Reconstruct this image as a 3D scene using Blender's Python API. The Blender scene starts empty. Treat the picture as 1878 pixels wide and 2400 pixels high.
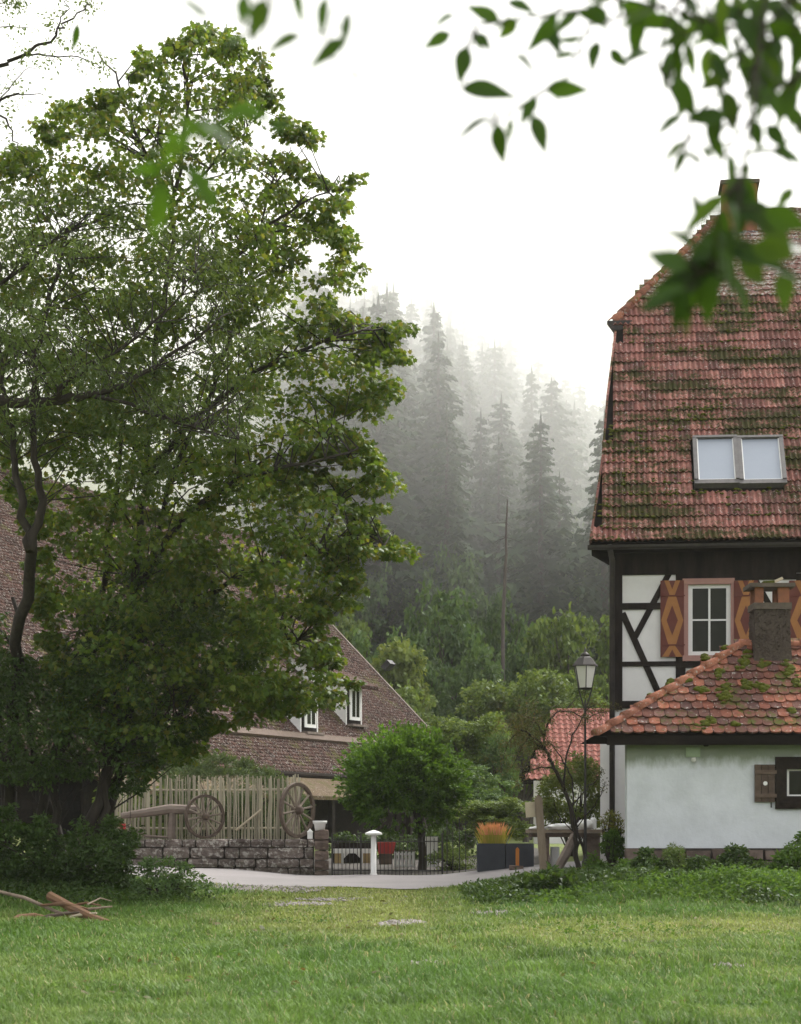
import bpy, bmesh, math, random
import numpy as np
from mathutils import Vector, Matrix, noise as mnoise
random.seed(7)
RNG = np.random.default_rng(11)
SC = bpy.context.scene
COL = SC.collection
rad = math.radians

# ------------------------------------------------------------------ camera
F, HOR, CX, CAMZ = 4600.0, 1950.0, 939.0, 1.6      # focal length in photo pixels, horizon row, centre column, eye height
cam = bpy.data.cameras.new('camera')
cam.sensor_fit = 'VERTICAL'; cam.sensor_height = 36.0; cam.sensor_width = 36.0
cam.lens = 36.0 * F / 2400.0
cam.shift_y = (HOR - 1200.0) / 2400.0
cam.clip_start = 0.1; cam.clip_end = 5000
cam.dof.use_dof = True; cam.dof.focus_distance = 34.0; cam.dof.aperture_fstop = 4.6
camo = bpy.data.objects.new('camera', cam); COL.objects.link(camo)
camo.location = (0, 0, CAMZ); camo.rotation_euler = (rad(90), 0, 0)
SC.camera = camo

# ------------------------------------------------------------------ sky, sun, exposure
SUN_EL, SUN_AZ = 48.0, 38.0            # soft light from high behind and right
world = bpy.data.worlds.new('World'); SC.world = world; world.use_nodes = True
wt = world.node_tree; wt.nodes.clear()
sky = wt.nodes.new('ShaderNodeTexSky'); sky.sky_type = 'NISHITA'; sky.sun_disc = False
sky.sun_elevation = rad(SUN_EL); sky.sun_rotation = rad(SUN_AZ)
sky.air_density = 1.0; sky.dust_density = 4.0; sky.ozone_density = 1.0
hs = wt.nodes.new('ShaderNodeHueSaturation'); hs.inputs['Saturation'].default_value = 0.07
bg = wt.nodes.new('ShaderNodeBackground'); bg.inputs['Strength'].default_value = 0.15
wo = wt.nodes.new('ShaderNodeOutputWorld')
wt.links.new(sky.outputs[0], hs.inputs['Color']); wt.links.new(hs.outputs[0], bg.inputs['Color'])
wt.links.new(bg.outputs[0], wo.inputs['Surface'])
sl = bpy.data.lights.new('sun', 'SUN'); sl.energy = 1.5; sl.angle = rad(25); sl.color = (1.0, 0.96, 0.9)
so = bpy.data.objects.new('sun', sl); COL.objects.link(so)
sd = Vector((math.sin(rad(SUN_AZ)) * math.cos(rad(SUN_EL)), math.cos(rad(SUN_AZ)) * math.cos(rad(SUN_EL)), math.sin(rad(SUN_EL))))
so.rotation_euler = sd.to_track_quat('Z', 'Y').to_euler(); so.location = (10, 10, 60)
SC.view_settings.view_transform = 'Standard'; SC.view_settings.look = 'None'
SC.view_settings.gamma = 1.0; SC.view_settings.exposure = 1.52; SC.view_settings.use_curve_mapping = False
SC.render.engine = 'CYCLES'
SC.cycles.use_denoising = True
SC.cycles.max_bounces = 6; SC.cycles.diffuse_bounces = 3; SC.cycles.glossy_bounces = 2
SC.cycles.transmission_bounces = 4; SC.cycles.volume_bounces = 4; SC.cycles.transparent_max_bounces = 6
SC.cycles.use_adaptive_sampling = True; SC.cycles.adaptive_threshold = 0.015

# ------------------------------------------------------------------ helpers
def P(x, y, d):                       # photo pixel at a known distance
    return Vector(((x - CX) / F * d, d, CAMZ + (HOR - y) / F * d))
def onplane(x, y, p0, n):             # photo pixel on a known plane
    r = Vector(((x - CX) / F, 1.0, (HOR - y) / F)); o = Vector((0, 0, CAMZ))
    return o + r * ((Vector(p0) - o).dot(n) / r.dot(n))
def sm(a, b, t):
    t = np.clip((t - a) / (b - a), 0, 1); return t * t * (3 - 2 * t)
def gz(x, y):                         # the lie of the land
    x = np.asarray(x, float); y = np.asarray(y, float)
    z = 0.02 * np.minimum(y, 60.0)
    z = z + 0.022 * np.sin(x * 1.3 + .4) * np.sin(y * .9) + 0.015 * np.sin(x * 2.7 + y * 1.1)
    z = z + 0.27 * sm(26.3, 29.0, y) * sm(0.6, 3.4, x) * (1 - sm(45, 60, y))
    z = z + 0.30 * sm(26.0, 30.0, y) * sm(3.2, 5.4, -x) * (1 - sm(31.5, 33.5, y))
    z = z + 0.05 * np.clip(-1.4 - x, 0, 12) * sm(30, 34, y) * (1 - sm(60, 80, y))
    hill = (y - 92) * .29 - .42 * (x + 5)
    hill2 = (y - 225) * .64
    h = np.maximum(np.maximum(hill, hill2), 0)
    h = h * sm(86, 120, y)
    return z + np.minimum(h, 150 + .02 * h)
def gzf(x, y): return float(gz(x, y))

class MB:
    """collects shapes, builds one mesh object"""
    def __init__(s): s.v = []; s.f = []
    def add(s, vs, fs):
        o = len(s.v); s.v.extend([tuple(p) for p in vs]); s.f.extend([tuple(i + o for i in f) for f in fs]); return s
    def box(s, c, ax, ay, az):        # centre and three half-axes
        c = Vector(c); ax = Vector(ax); ay = Vector(ay); az = Vector(az)
        vs = [c + ax * i + ay * j + az * k for k in (-1, 1) for j in (-1, 1) for i in (-1, 1)]
        return s.add(vs, [(0, 2, 3, 1), (4, 5, 7, 6), (0, 1, 5, 4), (2, 6, 7, 3), (0, 4, 6, 2), (1, 3, 7, 5)])
    def bx(s, x0, x1, y0, y1, z0, z1):
        return s.box(((x0 + x1) / 2, (y0 + y1) / 2, (z0 + z1) / 2), ((x1 - x0) / 2, 0, 0), (0, (y1 - y0) / 2, 0), (0, 0, (z1 - z0) / 2))
    def tube(s, pts, rr, n=6, cap=True):
        pts = [Vector(p) for p in pts]
        if not hasattr(rr, '__len__'): rr = [rr] * len(pts)
        vs = []; fs = []; prev = None
        for i, p in enumerate(pts):
            t = (pts[min(i + 1, len(pts) - 1)] - pts[max(i - 1, 0)])
            if t.length < 1e-9: t = Vector((0, 0, 1))
            t.normalize()
            a = prev - t * prev.dot(t) if prev is not None else t.orthogonal()
            if a.length < 1e-6: a = t.orthogonal()
            a.normalize(); prev = a; b = t.cross(a)
            for k in range(n):
                q = 2 * math.pi * k / n
                vs.append(p + (a * math.cos(q) + b * math.sin(q)) * rr[i])
        for i in range(len(pts) - 1):
            for k in range(n):
                k2 = (k + 1) % n
                fs.append((i * n + k, i * n + k2, (i + 1) * n + k2, (i + 1) * n + k))
        if cap:
            fs.append(tuple(range(n))[::-1]); fs.append(tuple((len(pts) - 1) * n + k for k in range(n)))
        return s.add(vs, fs)
    def lathe(s, c, prof, n=12, axis=(0, 0, 1)):
        c = Vector(c); z = Vector(axis).normalized(); a = z.orthogonal().normalized(); b = z.cross(a)
        vs = []; fs = []
        for r, h in prof:
            for k in range(n):
                q = 2 * math.pi * (k + .5) / n
                vs.append(c + z * h + (a * math.cos(q) + b * math.sin(q)) * r)
        m = len(prof)
        for i in range(m - 1):
            for k in range(n):
                k2 = (k + 1) % n; fs.append((i * n + k, i * n + k2, (i + 1) * n + k2, (i + 1) * n + k))
        fs.append(tuple(range(n))[::-1]); fs.append(tuple((m - 1) * n + k for k in range(n)))
        return s.add(vs, fs)
    def prism(s, poly, ext):          # polygon of 3-D points pushed along ext
        poly = [Vector(p) for p in poly]; e = Vector(ext); n = len(poly)
        vs = poly + [p + e for p in poly]
        fs = [tuple(range(n)), tuple(range(2 * n - 1, n - 1, -1))] + [(i, i + n, (i + 1) % n + n, (i + 1) % n) for i in range(n)]
        return s.add(vs, fs)
    def mesh(s, name, m=None, smooth=False):
        me = bpy.data.meshes.new(name); me.from_pydata(s.v, [], s.f)
        if m: me.materials.append(m)
        bm = bmesh.new(); bm.from_mesh(me); bmesh.ops.recalc_face_normals(bm, faces=bm.faces); bm.to_mesh(me); bm.free()
        if smooth:
            for p in me.polygons: p.use_smooth = True
        me.update(); return me
    def obj(s, name, m, parent=None, smooth=False):
        return link(name, s.mesh(name, m, smooth), parent)

def link(name, me, parent=None, M=None):
    o = bpy.data.objects.new(name, me); COL.objects.link(o)
    if M is not None: o.matrix_basis = M
    if parent is not None: attach(o, parent)
    return o
def wloc(o):
    v = Vector(o.location)
    while o.parent: o = o.parent
    return v
def attach(o, parent):
    o.parent = parent
    o.matrix_parent_inverse = parent.matrix_basis.inverted() if parent.parent is None else Matrix()
    if parent.parent is not None:     # grandparents: undo both
        o.matrix_parent_inverse = (parent.parent.matrix_basis @ parent.matrix_parent_inverse @ parent.matrix_basis).inverted()
def tag(o, label, cat, group=None, kind=None):
    if label: o['label'] = label
    if cat: o['category'] = cat
    if group: o['group'] = group
    if kind: o['kind'] = kind
    return o
def thing(name, label, cat, loc, group=None):
    o = bpy.data.objects.new(name, None); COL.objects.link(o); o.location = loc
    o.matrix_basis = Matrix.Translation(loc); o.empty_display_size = .2
    return tag(o, label, cat, group)
def copy_tree(root, M, label=None):
    r = root.copy(); COL.objects.link(r); r.matrix_basis = M
    for ch in list(root.children):
        c = ch.copy(); COL.objects.link(c); c.parent = r
        for g in list(ch.children):
            d = g.copy(); COL.objects.link(d); d.parent = c
    if label: r['label'] = label
    return r
def struct(o): o['kind'] = 'structure'; return o
def stuff(o): o['kind'] = 'stuff'; return o

def np_mesh(name, V, Fc, m=None, smooth=False, col=None):
    """fast mesh from arrays: V (n,3), Fc (m,k)"""
    me = bpy.data.meshes.new(name); n, (k, w) = len(V), Fc.shape
    me.vertices.add(n); me.vertices.foreach_set('co', np.ascontiguousarray(V, dtype=np.float32).ravel())
    me.loops.add(k * w); me.loops.foreach_set('vertex_index', np.ascontiguousarray(Fc, dtype=np.int32).ravel())
    me.polygons.add(k); me.polygons.foreach_set('loop_start', np.arange(0, k * w, w, dtype=np.int32))
    if smooth: me.polygons.foreach_set('use_smooth', np.ones(k, dtype=bool))
    if col is not None:
        at = me.color_attributes.new('tint', 'FLOAT_COLOR', 'POINT')
        at.data.foreach_set('color', np.ascontiguousarray(np.c_[col, np.ones(len(col))], dtype=np.float32).ravel())
    if m: me.materials.append(m)
    me.update(calc_edges=True); me.validate(); return me
def unit(a): return a / np.maximum(np.linalg.norm(a, axis=-1, keepdims=True), 1e-9)
# leaf templates: length along x, width along y
T_MAPLE = (np.array([[0, 0, 0], [.22, .46, -.05], [.42, .26, .03], [.78, .40, -.06], [.72, .14, .02], [1.05, 0, -.10], [.72, -.14, .02], [.78, -.40, -.06], [.42, -.26, .03], [.22, -.46, -.05]]),
           np.array([[0, 1, 2], [0, 2, 4], [2, 3, 4], [0, 4, 6], [4, 5, 6], [6, 7, 8], [0, 6, 8], [0, 8, 9]]))
T_OVAL = (np.array([[0, 0, 0], [.45, .24, .06], [1, 0, -.10], [.45, -.24, .06], [.5, 0, -.02]]),
          np.array([[0, 4, 1], [1, 4, 2], [2, 4, 3], [3, 4, 0]]))
T_NARROW = (np.array([[0, 0, 0], [.4, .13, .03], [1, 0, -.12], [.4, -.13, .03]]), np.array([[0, 2, 1], [0, 3, 2]]))
T_TUFT = (np.array([[0, 0, 0], [.35, .36, .1], [.8, .22, -.06], [1, -.05, -.1], [.75, -.3, .04], [.3, -.34, -.06]]),
          np.array([[0, 2, 1], [0, 3, 2], [0, 4, 3], [0, 5, 4]]))
def leaves_np(pos, dirs, nrm, size, tpl):
    X = unit(dirs); Z = unit(nrm - X * np.sum(nrm * X, 1, keepdims=True)); Y = np.cross(Z, X)
    t, f = tpl; n, k = len(pos), len(t)
    V = pos[:, None, :] + size[:, None, None] * (t[None, :, 0:1] * X[:, None, :] + t[None, :, 1:2] * Y[:, None, :] + t[None, :, 2:3] * Z[:, None, :])
    Fc = (np.arange(n) * k)[:, None, None] + f[None]
    return V.reshape(-1, 3), Fc.reshape(-1, f.shape[1])
def clump_leaves(C, R, n, size, flat=.55, droop=.35, up=.8, rng=RNG):
    """n leaves round every clump centre C (m,3) with radius R (m,)"""
    m = len(C); d = unit(rng.normal(size=(m * n, 3))); r = rng.random(m * n) ** .45
    Rr = np.repeat(R, n); off = d * r[:, None] * Rr[:, None]; off[:, 2] *= flat
    pos = np.repeat(C, n, 0) + off
    dirs = unit(off * np.array([1, 1, .4]) / np.maximum(Rr[:, None], 1e-6) + rng.normal(size=(m * n, 3)) * .5 + np.array([0, 0, -droop]))
    nrm = unit(rng.normal(size=(m * n, 3)) * .65 + np.array([0, 0, up]))
    sz = size * (.65 + .7 * rng.random(m * n))
    return pos, dirs, nrm, sz
def in_poly(x, y, poly):
    x = np.asarray(x, float); y = np.asarray(y, float); c = np.zeros(x.shape, bool); n = len(poly)
    for i in range(n):
        x1, y1 = poly[i]; x2, y2 = poly[(i + 1) % n]
        if y1 == y2: continue
        c ^= ((y1 > y) != (y2 > y)) & (x < (x2 - x1) * (y - y1) / (y2 - y1) + x1)
    return c
def poly_dist(x, y, poly):
    best = np.full(np.shape(x), 1e9)
    for i in range(len(poly)):
        a = np.array(poly[i], float); b = np.array(poly[(i + 1) % len(poly)], float); ab = b - a
        t = np.clip(((x - a[0]) * ab[0] + (y - a[1]) * ab[1]) / max(ab @ ab, 1e-9), 0, 1)
        best = np.minimum(best, np.hypot(x - a[0] - t * ab[0], y - a[1] - t * ab[1]))
    return best

# ------------------------------------------------------------------ materials
class NT:
    def __init__(s, name):
        s.m = bpy.data.materials.new(name); s.m.use_nodes = True; s.t = s.m.node_tree; s.t.nodes.clear()
        s.out = s.n('ShaderNodeOutputMaterial')
    def n(s, t, **kw):
        nd = s.t.nodes.new(t)
        for k, v in kw.items(): setattr(nd, k, v)
        return nd
    def l(s, a, b): s.t.links.new(a, b)
    def pos(s): return s.n('ShaderNodeNewGeometry').outputs['Position']
    def noise(s, scale, detail=4, rough=.6, vec=None, sc3=None):
        v = vec or s.pos()
        if sc3:
            mp = s.n('ShaderNodeMapping'); mp.inputs['Scale'].default_value = sc3; s.l(v, mp.inputs[0]); v = mp.outputs[0]
        nd = s.n('ShaderNodeTexNoise'); nd.inputs['Scale'].default_value = scale; nd.inputs['Detail'].default_value = detail
        nd.inputs['Roughness'].default_value = rough; s.l(v, nd.inputs['Vector']); return nd.outputs['Fac']
    def ramp(s, fac, stops, interp='LINEAR'):
        r = s.n('ShaderNodeValToRGB'); r.color_ramp.interpolation = interp; e = r.color_ramp.elements
        while len(e) < len(stops): e.new(.5)
        for el, (p, c) in zip(e, stops):
            el.position = p; el.color = (c, c, c, 1) if not hasattr(c, '__len__') else (*c, 1)
        s.l(fac, r.inputs[0]); return r.outputs[0]
    def mix(s, fac, a, b, mode='MIX'):
        nd = s.n('ShaderNodeMix', data_type='RGBA', blend_type=mode)
        for i, v in ((0, fac), (6, a), (7, b)):
            if hasattr(v, 'is_linked') or hasattr(v, 'links'): s.l(v, nd.inputs[i])
            elif i == 0: nd.inputs[0].default_value = v
            else: nd.inputs[i].default_value = (*v, 1) if len(v) == 3 else v
        return nd.outputs[2]
    def math(s, op, a, b=0.0):
        nd = s.n('ShaderNodeMath', operation=op)
        for i, v in ((0, a), (1, b)):
            if hasattr(v, 'links'): s.l(v, nd.inputs[i])
            else: nd.inputs[i].default_value = v
        return nd.outputs[0]
    def rnd(s):                       # one number for each piece: by object and by mesh island
        o = s.n('ShaderNodeObjectInfo').outputs['Random']; g = s.n('ShaderNodeNewGeometry').outputs['Random Per Island']
        return s.math('FRACT', s.math('ADD', o, g))
    def bump(s, h, strength=.4, dist=.02):
        b = s.n('ShaderNodeBump'); b.inputs['Strength'].default_value = strength; b.inputs['Distance'].default_value = dist
        s.l(h, b.inputs['Height']); return b.outputs[0]
    def pbr(s, col, rough=.8, bump=None, spec=.3, metal=0):
        p = s.n('ShaderNodeBsdfPrincipled')
        if hasattr(col, 'links'): s.l(col, p.inputs['Base Color'])
        else: p.inputs['Base Color'].default_value = (*col, 1)
        if hasattr(rough, 'links'): s.l(rough, p.inputs['Roughness'])
        else: p.inputs['Roughness'].default_value = rough
        p.inputs['Specular IOR Level'].default_value = spec; p.inputs['Metallic'].default_value = metal
        if bump is not None: s.l(bump, p.inputs['Normal'])
        s.l(p.outputs[0], s.out.inputs['Surface']); return s.m

def m_plain(name, c1, c2=None, scale=6, rough=.8, bump=.25, spec=.3, metal=0, piece=.0, sc3=None, fine=40):
    """two-tone noisy surface with fine relief, optional tone for each piece"""
    t = NT(name); c2 = c2 or tuple(v * .7 for v in c1)
    n = t.noise(scale, 5, .65, sc3=sc3); c = t.mix(t.ramp(n, [(.32, 0.0), (.68, 1.0)]), c1, c2)
    if piece:
        c = t.mix(1.0, c, t.ramp(t.rnd(), [(0, 1 - piece), (1, 1 + piece * .6)]), 'MULTIPLY')
    b = t.bump(t.noise(fine, 4, .6, sc3=sc3), bump, .01) if bump else None
    return t.pbr(c, rough, b, spec, metal)
def m_leaf(name, cols, trans=.35, rough=.5, patch=.5, spec=.18, tcol=1.5):
    t = NT(name); r = t.rnd()
    c = t.ramp(r, [(i / max(len(cols) - 1, 1), x) for i, x in enumerate(cols)])
    c = t.mix(1.0, c, t.ramp(t.noise(patch, 2, .5), [(.3, .72), (.7, 1.25)]), 'MULTIPLY')
    p = t.n('ShaderNodeBsdfPrincipled'); t.l(c, p.inputs['Base Color']); p.inputs['Roughness'].default_value = rough
    p.inputs['Specular IOR Level'].default_value = spec
    tr = t.n('ShaderNodeBsdfTranslucent'); t.l(t.mix(1.0, c, (tcol * 1.1, tcol, tcol * .5), 'MULTIPLY'), tr.inputs[0])
    mx = t.n('ShaderNodeMixShader'); mx.inputs[0].default_value = trans
    t.l(p.outputs[0], mx.inputs[1]); t.l(tr.outputs[0], mx.inputs[2]); t.l(mx.outputs[0], t.out.inputs['Surface']); return t.m
def m_tile(name, cols, moss=.5, moss_c=(.055, .065, .012), lichen=.0, rough=.95, mscale=1.6, sc3=None):
    t = NT(name); c = t.ramp(t.rnd(), [(i / (len(cols) - 1), x) for i, x in enumerate(cols)])
    c = t.mix(1.0, c, t.ramp(t.noise(13, 6, .75), [(.28, .42), (.5, .95), (.72, 1.25)]), 'MULTIPLY')
    if lichen: c = t.mix(t.ramp(t.noise(16, 4, .7), [(.62 - lichen * .1, 0.0), (.70 - lichen * .1, 1.0)]), c, (.42, .40, .36))
    m1 = t.noise(mscale, 6, .72, sc3=sc3); m2 = t.noise(14, 4, .7)
    mm = t.math('ADD', t.math('MULTIPLY', m1, .72), t.math('MULTIPLY', m2, .34))
    lo = .66 - moss * .22
    c = t.mix(t.ramp(mm, [(lo, 0.0), (lo + .06, .95)]), c, t.mix(t.ramp(m2, [(.35, 0.0), (.65, 1.0)]), moss_c, tuple(v * 1.9 for v in moss_c)))
    return t.pbr(c, rough, t.bump(t.noise(60, 4, .7), .5, .012), .06)

MAT = {}
def mats():
    M = MAT
    M['plaster'] = m_plain('house_plaster', (.80, .78, .76), (.72, .70, .68), 3, .9, .15, .2)
    t = NT('cottage_plaster')         # limewash, faintly blue, damp at the foot and algae in streaks at the top
    z = t.n('ShaderNodeSeparateXYZ'); t.l(t.pos(), z.inputs[0])
    c = t.mix(t.ramp(t.noise(2.2, 6, .6), [(.35, 0.0), (.7, 1.0)]), (.66, .68, .70), (.545, .565, .575))
    zz = t.math('ADD', z.outputs[2], t.math('MULTIPLY', t.noise(3.0, 5, .7, sc3=(1, 1, .4)), .5))
    c = t.mix(t.ramp(t.math('SUBTRACT', zz, 2.4), [(.46, 0.0), (.66, .75)]), c, (.13, .16, .07))
    c = t.mix(t.ramp(t.math('SUBTRACT', zz, 1.0), [(.40, .55), (.60, 0.0)]), c, (.50, .47, .45))
    M['cottage_plaster'] = t.pbr(c, .92, t.bump(t.noise(9, 6, .65), .35, .03), .2)
    t = NT('dark_timber')
    M['timber'] = t.pbr(t.mix(t.ramp(t.noise(7, 4, .6, sc3=(1, 1, .25)), [(.3, 0.0), (.7, 1.0)]), (.011, .008, .007), (.030, .023, .019)), .8, t.bump(t.noise(40, 3, .6, sc3=(1, 1, .15)), .3, .006), .1)
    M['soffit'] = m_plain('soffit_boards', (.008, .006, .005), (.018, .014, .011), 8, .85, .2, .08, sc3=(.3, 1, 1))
    M['metal'] = m_plain('gutter_metal', (.030, .027, .025), (.06, .05, .044), 5, .55, .1, .3, .2)
    M['bluelead'] = m_plain('lead_flashing', (.20, .24, .27), (.11, .13, .15), 6, .5, .1, .5, .3)
    M['tile_main'] = m_tile('pantile_clay', [(.145, .066, .054), (.275, .120, .098), (.205, .088, .072), (.12, .060, .052), (.325, .152, .122), (.235, .108, .092)], .68, (.024, .026, .007), .3, mscale=1.3, sc3=(.45, .7, 1.6))
    M['tile_top'] = m_tile('flat_tile_lichen', [(.14, .072, .06), (.20, .105, .085), (.17, .09, .075), (.24, .14, .12)], .45, (.04, .045, .012), 1.0, mscale=1.2, sc3=(.4, .6, 1.6))
    M['tile_cot'] = m_tile('beaver_tail_clay', [(.21, .076, .050), (.095, .049, .041), (.265, .098, .062), (.125, .057, .046), (.11, .060, .051), (.30, .115, .072), (.15, .078, .063), (.085, .047, .042)], .46, (.040, .048, .010), .2, mscale=1.6)
    M['ridge_cot'] = m_tile('ridge_clay', [(.30, .125, .08), (.38, .16, .10), (.25, .11, .078)], .34, (.06, .075, .012), .3)
    M['tile_barn'] = m_tile('barn_clay', [(.052, .029, .023), (.074, .039, .031), (.040, .024, .020), (.096, .051, .041), (.062, .034, .028)], .34, (.06, .06, .02), .5, mscale=.7)
    M['tile_shed'] = m_tile('shed_clay', [(.30, .125, .10), (.36, .155, .125), (.27, .112, .09)], .0, (.08, .07, .03), .3)
    M['moss'] = m_plain('moss_cushion', (.048, .060, .008), (.10, .105, .016), 22, .95, .8, .1, fine=90)
    M['ochre'] = m_plain('ochre_paint', (.38, .170, .058), (.32, .14, .048), 5, .7, .15)
    M['oxblood'] = m_plain('oxblood_paint', (.15, .045, .032), (.115, .036, .028), 5, .7, .15)
    M['pinkstone'] = m_plain('sandstone_surround', (.42, .235, .195), (.36, .20, .17), 5, .85, .2)
    M['white'] = m_plain('white_paint', (.80, .79, .77), (.74, .73, .70), 4, .5, .08)
    t = NT('window_glass'); M['glass'] = t.pbr(t.mix(t.noise(1.5, 3), (.016, .017, .011), (.03, .032, .02)), .12, None, .12)
    t = NT('skylight_glass'); M['skyglass'] = t.pbr(t.mix(t.noise(2.5, 4), (.27, .30, .35), (.31, .34, .39)), .25, None, .25)
    M['greyframe'] = m_plain('skylight_frame', (.085, .078, .075), (.13, .12, .115), 10, .6, .15)
    M['brick'] = m_plain('chimney_brick', (.33, .13, .07), (.22, .10, .065), 9, .9, .4, piece=.2)
    M['roughcast'] = m_plain('roughcast_render', (.048, .036, .030), (.10, .08, .066), 30, .97, 1.0, .15, fine=38)
    M['slab'] = m_plain('chimney_slab', (.085, .068, .055), (.13, .105, .085), 12, .9, .5)
    M['darkwood'] = m_plain('black_window_wood', (.014, .011, .009), (.03, .023, .018), 12, .9, .3, .06)
    M['oldwood'] = m_plain('weathered_board', (.085, .058, .042), (.14, .10, .075), 14, .85, .5, piece=.25, sc3=(.3, 1, 1))
    M['stone_pl'] = m_plain('plinth_stone', (.10, .075, .062), (.20, .15, .125), 7, .95, .9, .1, piece=.3, fine=22)
    t = NT('wall_stone')
    c = t.mix(t.ramp(t.noise(5, 6, .7), [(.35, 0.0), (.65, 1.0)]), (.085, .066, .058), (.20, .165, .145))
    c = t.mix(t.ramp(t.noise(9, 5, .75), [(.52, 0.0), (.58, .9)]), c, (.36, .335, .30))
    c = t.mix(1.0, c, t.ramp(t.rnd(), [(0, .75), (1, 1.2)]), 'MULTIPLY')
    M['wallstone'] = t.pbr(c, .95, t.bump(t.noise(18, 6, .7), .9, .03), .2)
    M['mortar'] = m_plain('joint_earth', (.04, .034, .028), (.07, .06, .05), 8, .95, .4)
    M['picket'] = m_plain('split_picket', (.34, .30, .22), (.46, .42, .32), 9, .9, .4, piece=.3, sc3=(1, 1, .2))
    M['wheelwood'] = m_plain('cart_wood', (.085, .06, .046), (.14, .105, .08), 12, .85, .4, piece=.15)
    M['spoke'] = m_plain('spoke_wood', (.19, .155, .12), (.27, .22, .175), 12, .85, .4, piece=.2)
    M['greywood'] = m_plain('grey_log', (.14, .11, .09), (.23, .185, .155), 7, .9, .5, sc3=(.3, 1, 1))
    M['postwood'] = m_plain('post_wood', (.17, .13, .095), (.27, .21, .155), 9, .85, .5, sc3=(1, 1, .2))
    M['palewood'] = m_plain('pale_board', (.46, .385, .28), (.55, .47, .35), 5, .8, .2)
    M['logwood'] = m_plain('peeled_log', (.20, .11, .058), (.13, .075, .045), 6, .85, .5)
    M['bark'] = m_plain('tree_bark', (.020, .016, .012), (.042, .034, .026), 14, .92, .8, sc3=(1, 1, .25))
    M['barkpale'] = m_plain('pine_bark', (.075, .062, .055), (.115, .095, .083), 3, .92, .5)
    M['bark2'] = m_plain('far_bark', (.06, .05, .042), (.09, .075, .06), 6, .92, .4)
    M['iron'] = m_plain('wrought_iron', (.022, .020, .019), (.04, .036, .034), 12, .6, .2, .4)
    M['slate'] = m_plain('planter_slate', (.030, .034, .042), (.042, .047, .056), 5, .7, .15)
    M['red'] = m_plain('red_paint', (.42, .035, .03), (.32, .03, .026), 5, .6, .1)
    M['orange'] = m_plain('orange_stake', (.52, .19, .03), (.42, .15, .03), 5, .7, .1)
    M['clay_y'] = m_plain('yellow_render', (.50, .36, .17), (.40, .29, .14), 4, .85, .2)
    t = NT('lamp_glass'); M['lampglass'] = t.pbr(t.mix(t.noise(6, 3), (.62, .60, .54), (.70, .68, .62)), .25, None, .5)
    t = NT('asphalt')                 # sun-bleached lane
    c = t.mix(t.ramp(t.noise(.8, 5, .6, sc3=(.3, 1, 1)), [(.3, 0.0), (.7, 1.0)]), (.20, .185, .18), (.25, .23, .225))
    M['road'] = t.pbr(c, .9, t.bump(t.noise(70, 3), .3, .01), .25)
    M['gravel'] = m_plain('pale_gravel', (.29, .265, .24), (.19, .17, .15), 18, .95, .8, fine=50, piece=.3)
    t = NT('ground_soil')
    c = t.mix(t.ramp(t.noise(1.1, 6, .65), [(.3, 0.0), (.7, 1.0)]), (.085, .125, .026), (.14, .15, .05))
    c = t.mix(t.ramp(t.noise(3.5, 5, .7), [(.60, 0.0), (.70, .8)]), c, (.12, .09, .06))
    M['ground'] = t.pbr(c, .95, t.bump(t.noise(25, 5), .6, .03), .15)
    t = NT('grass_blade')
    at = t.n('ShaderNodeVertexColor', layer_name='tint').outputs[0]
    p = t.n('ShaderNodeBsdfPrincipled'); t.l(at, p.inputs['Base Color']); p.inputs['Roughness'].default_value = .6; p.inputs['Specular IOR Level'].default_value = .25
    tr = t.n('ShaderNodeBsdfTranslucent'); t.l(at, tr.inputs[0]); mx = t.n('ShaderNodeMixShader'); mx.inputs[0].default_value = .35
    t.l(p.outputs[0], mx.inputs[1]); t.l(tr.outputs[0], mx.inputs[2]); t.l(mx.outputs[0], t.out.inputs['Surface']); M['grass'] = t.m
    M['l_maple'] = m_leaf('maple_leaf', [(.050, .088, .015), (.070, .122, .018), (.100, .155, .022), (.058, .102, .018), (.13, .175, .027), (.12, .115, .027)], .42, .5, spec=.22)
    M['l_willow'] = m_leaf('willow_leaf', [(.058, .095, .028), (.078, .12, .034), (.10, .14, .042), (.064, .10, .026)], .36, .55, spec=.2)
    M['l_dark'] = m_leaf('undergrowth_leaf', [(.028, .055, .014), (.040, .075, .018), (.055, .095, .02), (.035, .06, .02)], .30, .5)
    M['l_globe'] = m_leaf('globe_leaf', [(.042, .090, .014), (.064, .132, .018), (.100, .190, .024), (.052, .106, .018)], .35, .5)
    M['l_spruce'] = m_leaf('spruce_needle', [(.026, .048, .024), (.038, .066, .032), (.054, .084, .038)], .10, .7, .12)
    M['l_b0'] = m_leaf('broadleaf_a', [(.072, .112, .030), (.105, .155, .038), (.135, .185, .046)], .3, .55, .25)
    M['l_b1'] = m_leaf('broadleaf_b', [(.052, .094, .034), (.072, .124, .042), (.095, .150, .048)], .3, .55, .25)
    M['l_b2'] = m_leaf('broadleaf_c', [(.095, .135, .036), (.13, .17, .044), (.16, .195, .052)], .3, .55, .25)
    M['l_juni'] = m_leaf('juniper_spray', [(.075, .115, .050), (.10, .145, .062), (.13, .175, .075)], .2, .6)
    M['l_weed'] = m_leaf('weed_leaf', [(.048, .100, .020), (.066, .13, .022), (.088, .155, .028), (.058, .105, .028)], .35, .65, spec=.15)
    M['l_yell'] = m_leaf('yellow_leaf', [(.14, .17, .020), (.20, .21, .03), (.10, .14, .02), (.17, .12, .03)], .35, .5)
    M['l_brown'] = m_leaf('withered_leaf', [(.10, .085, .035), (.075, .085, .028), (.07, .08, .025), (.14, .10, .045)], .3, .6)
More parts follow.
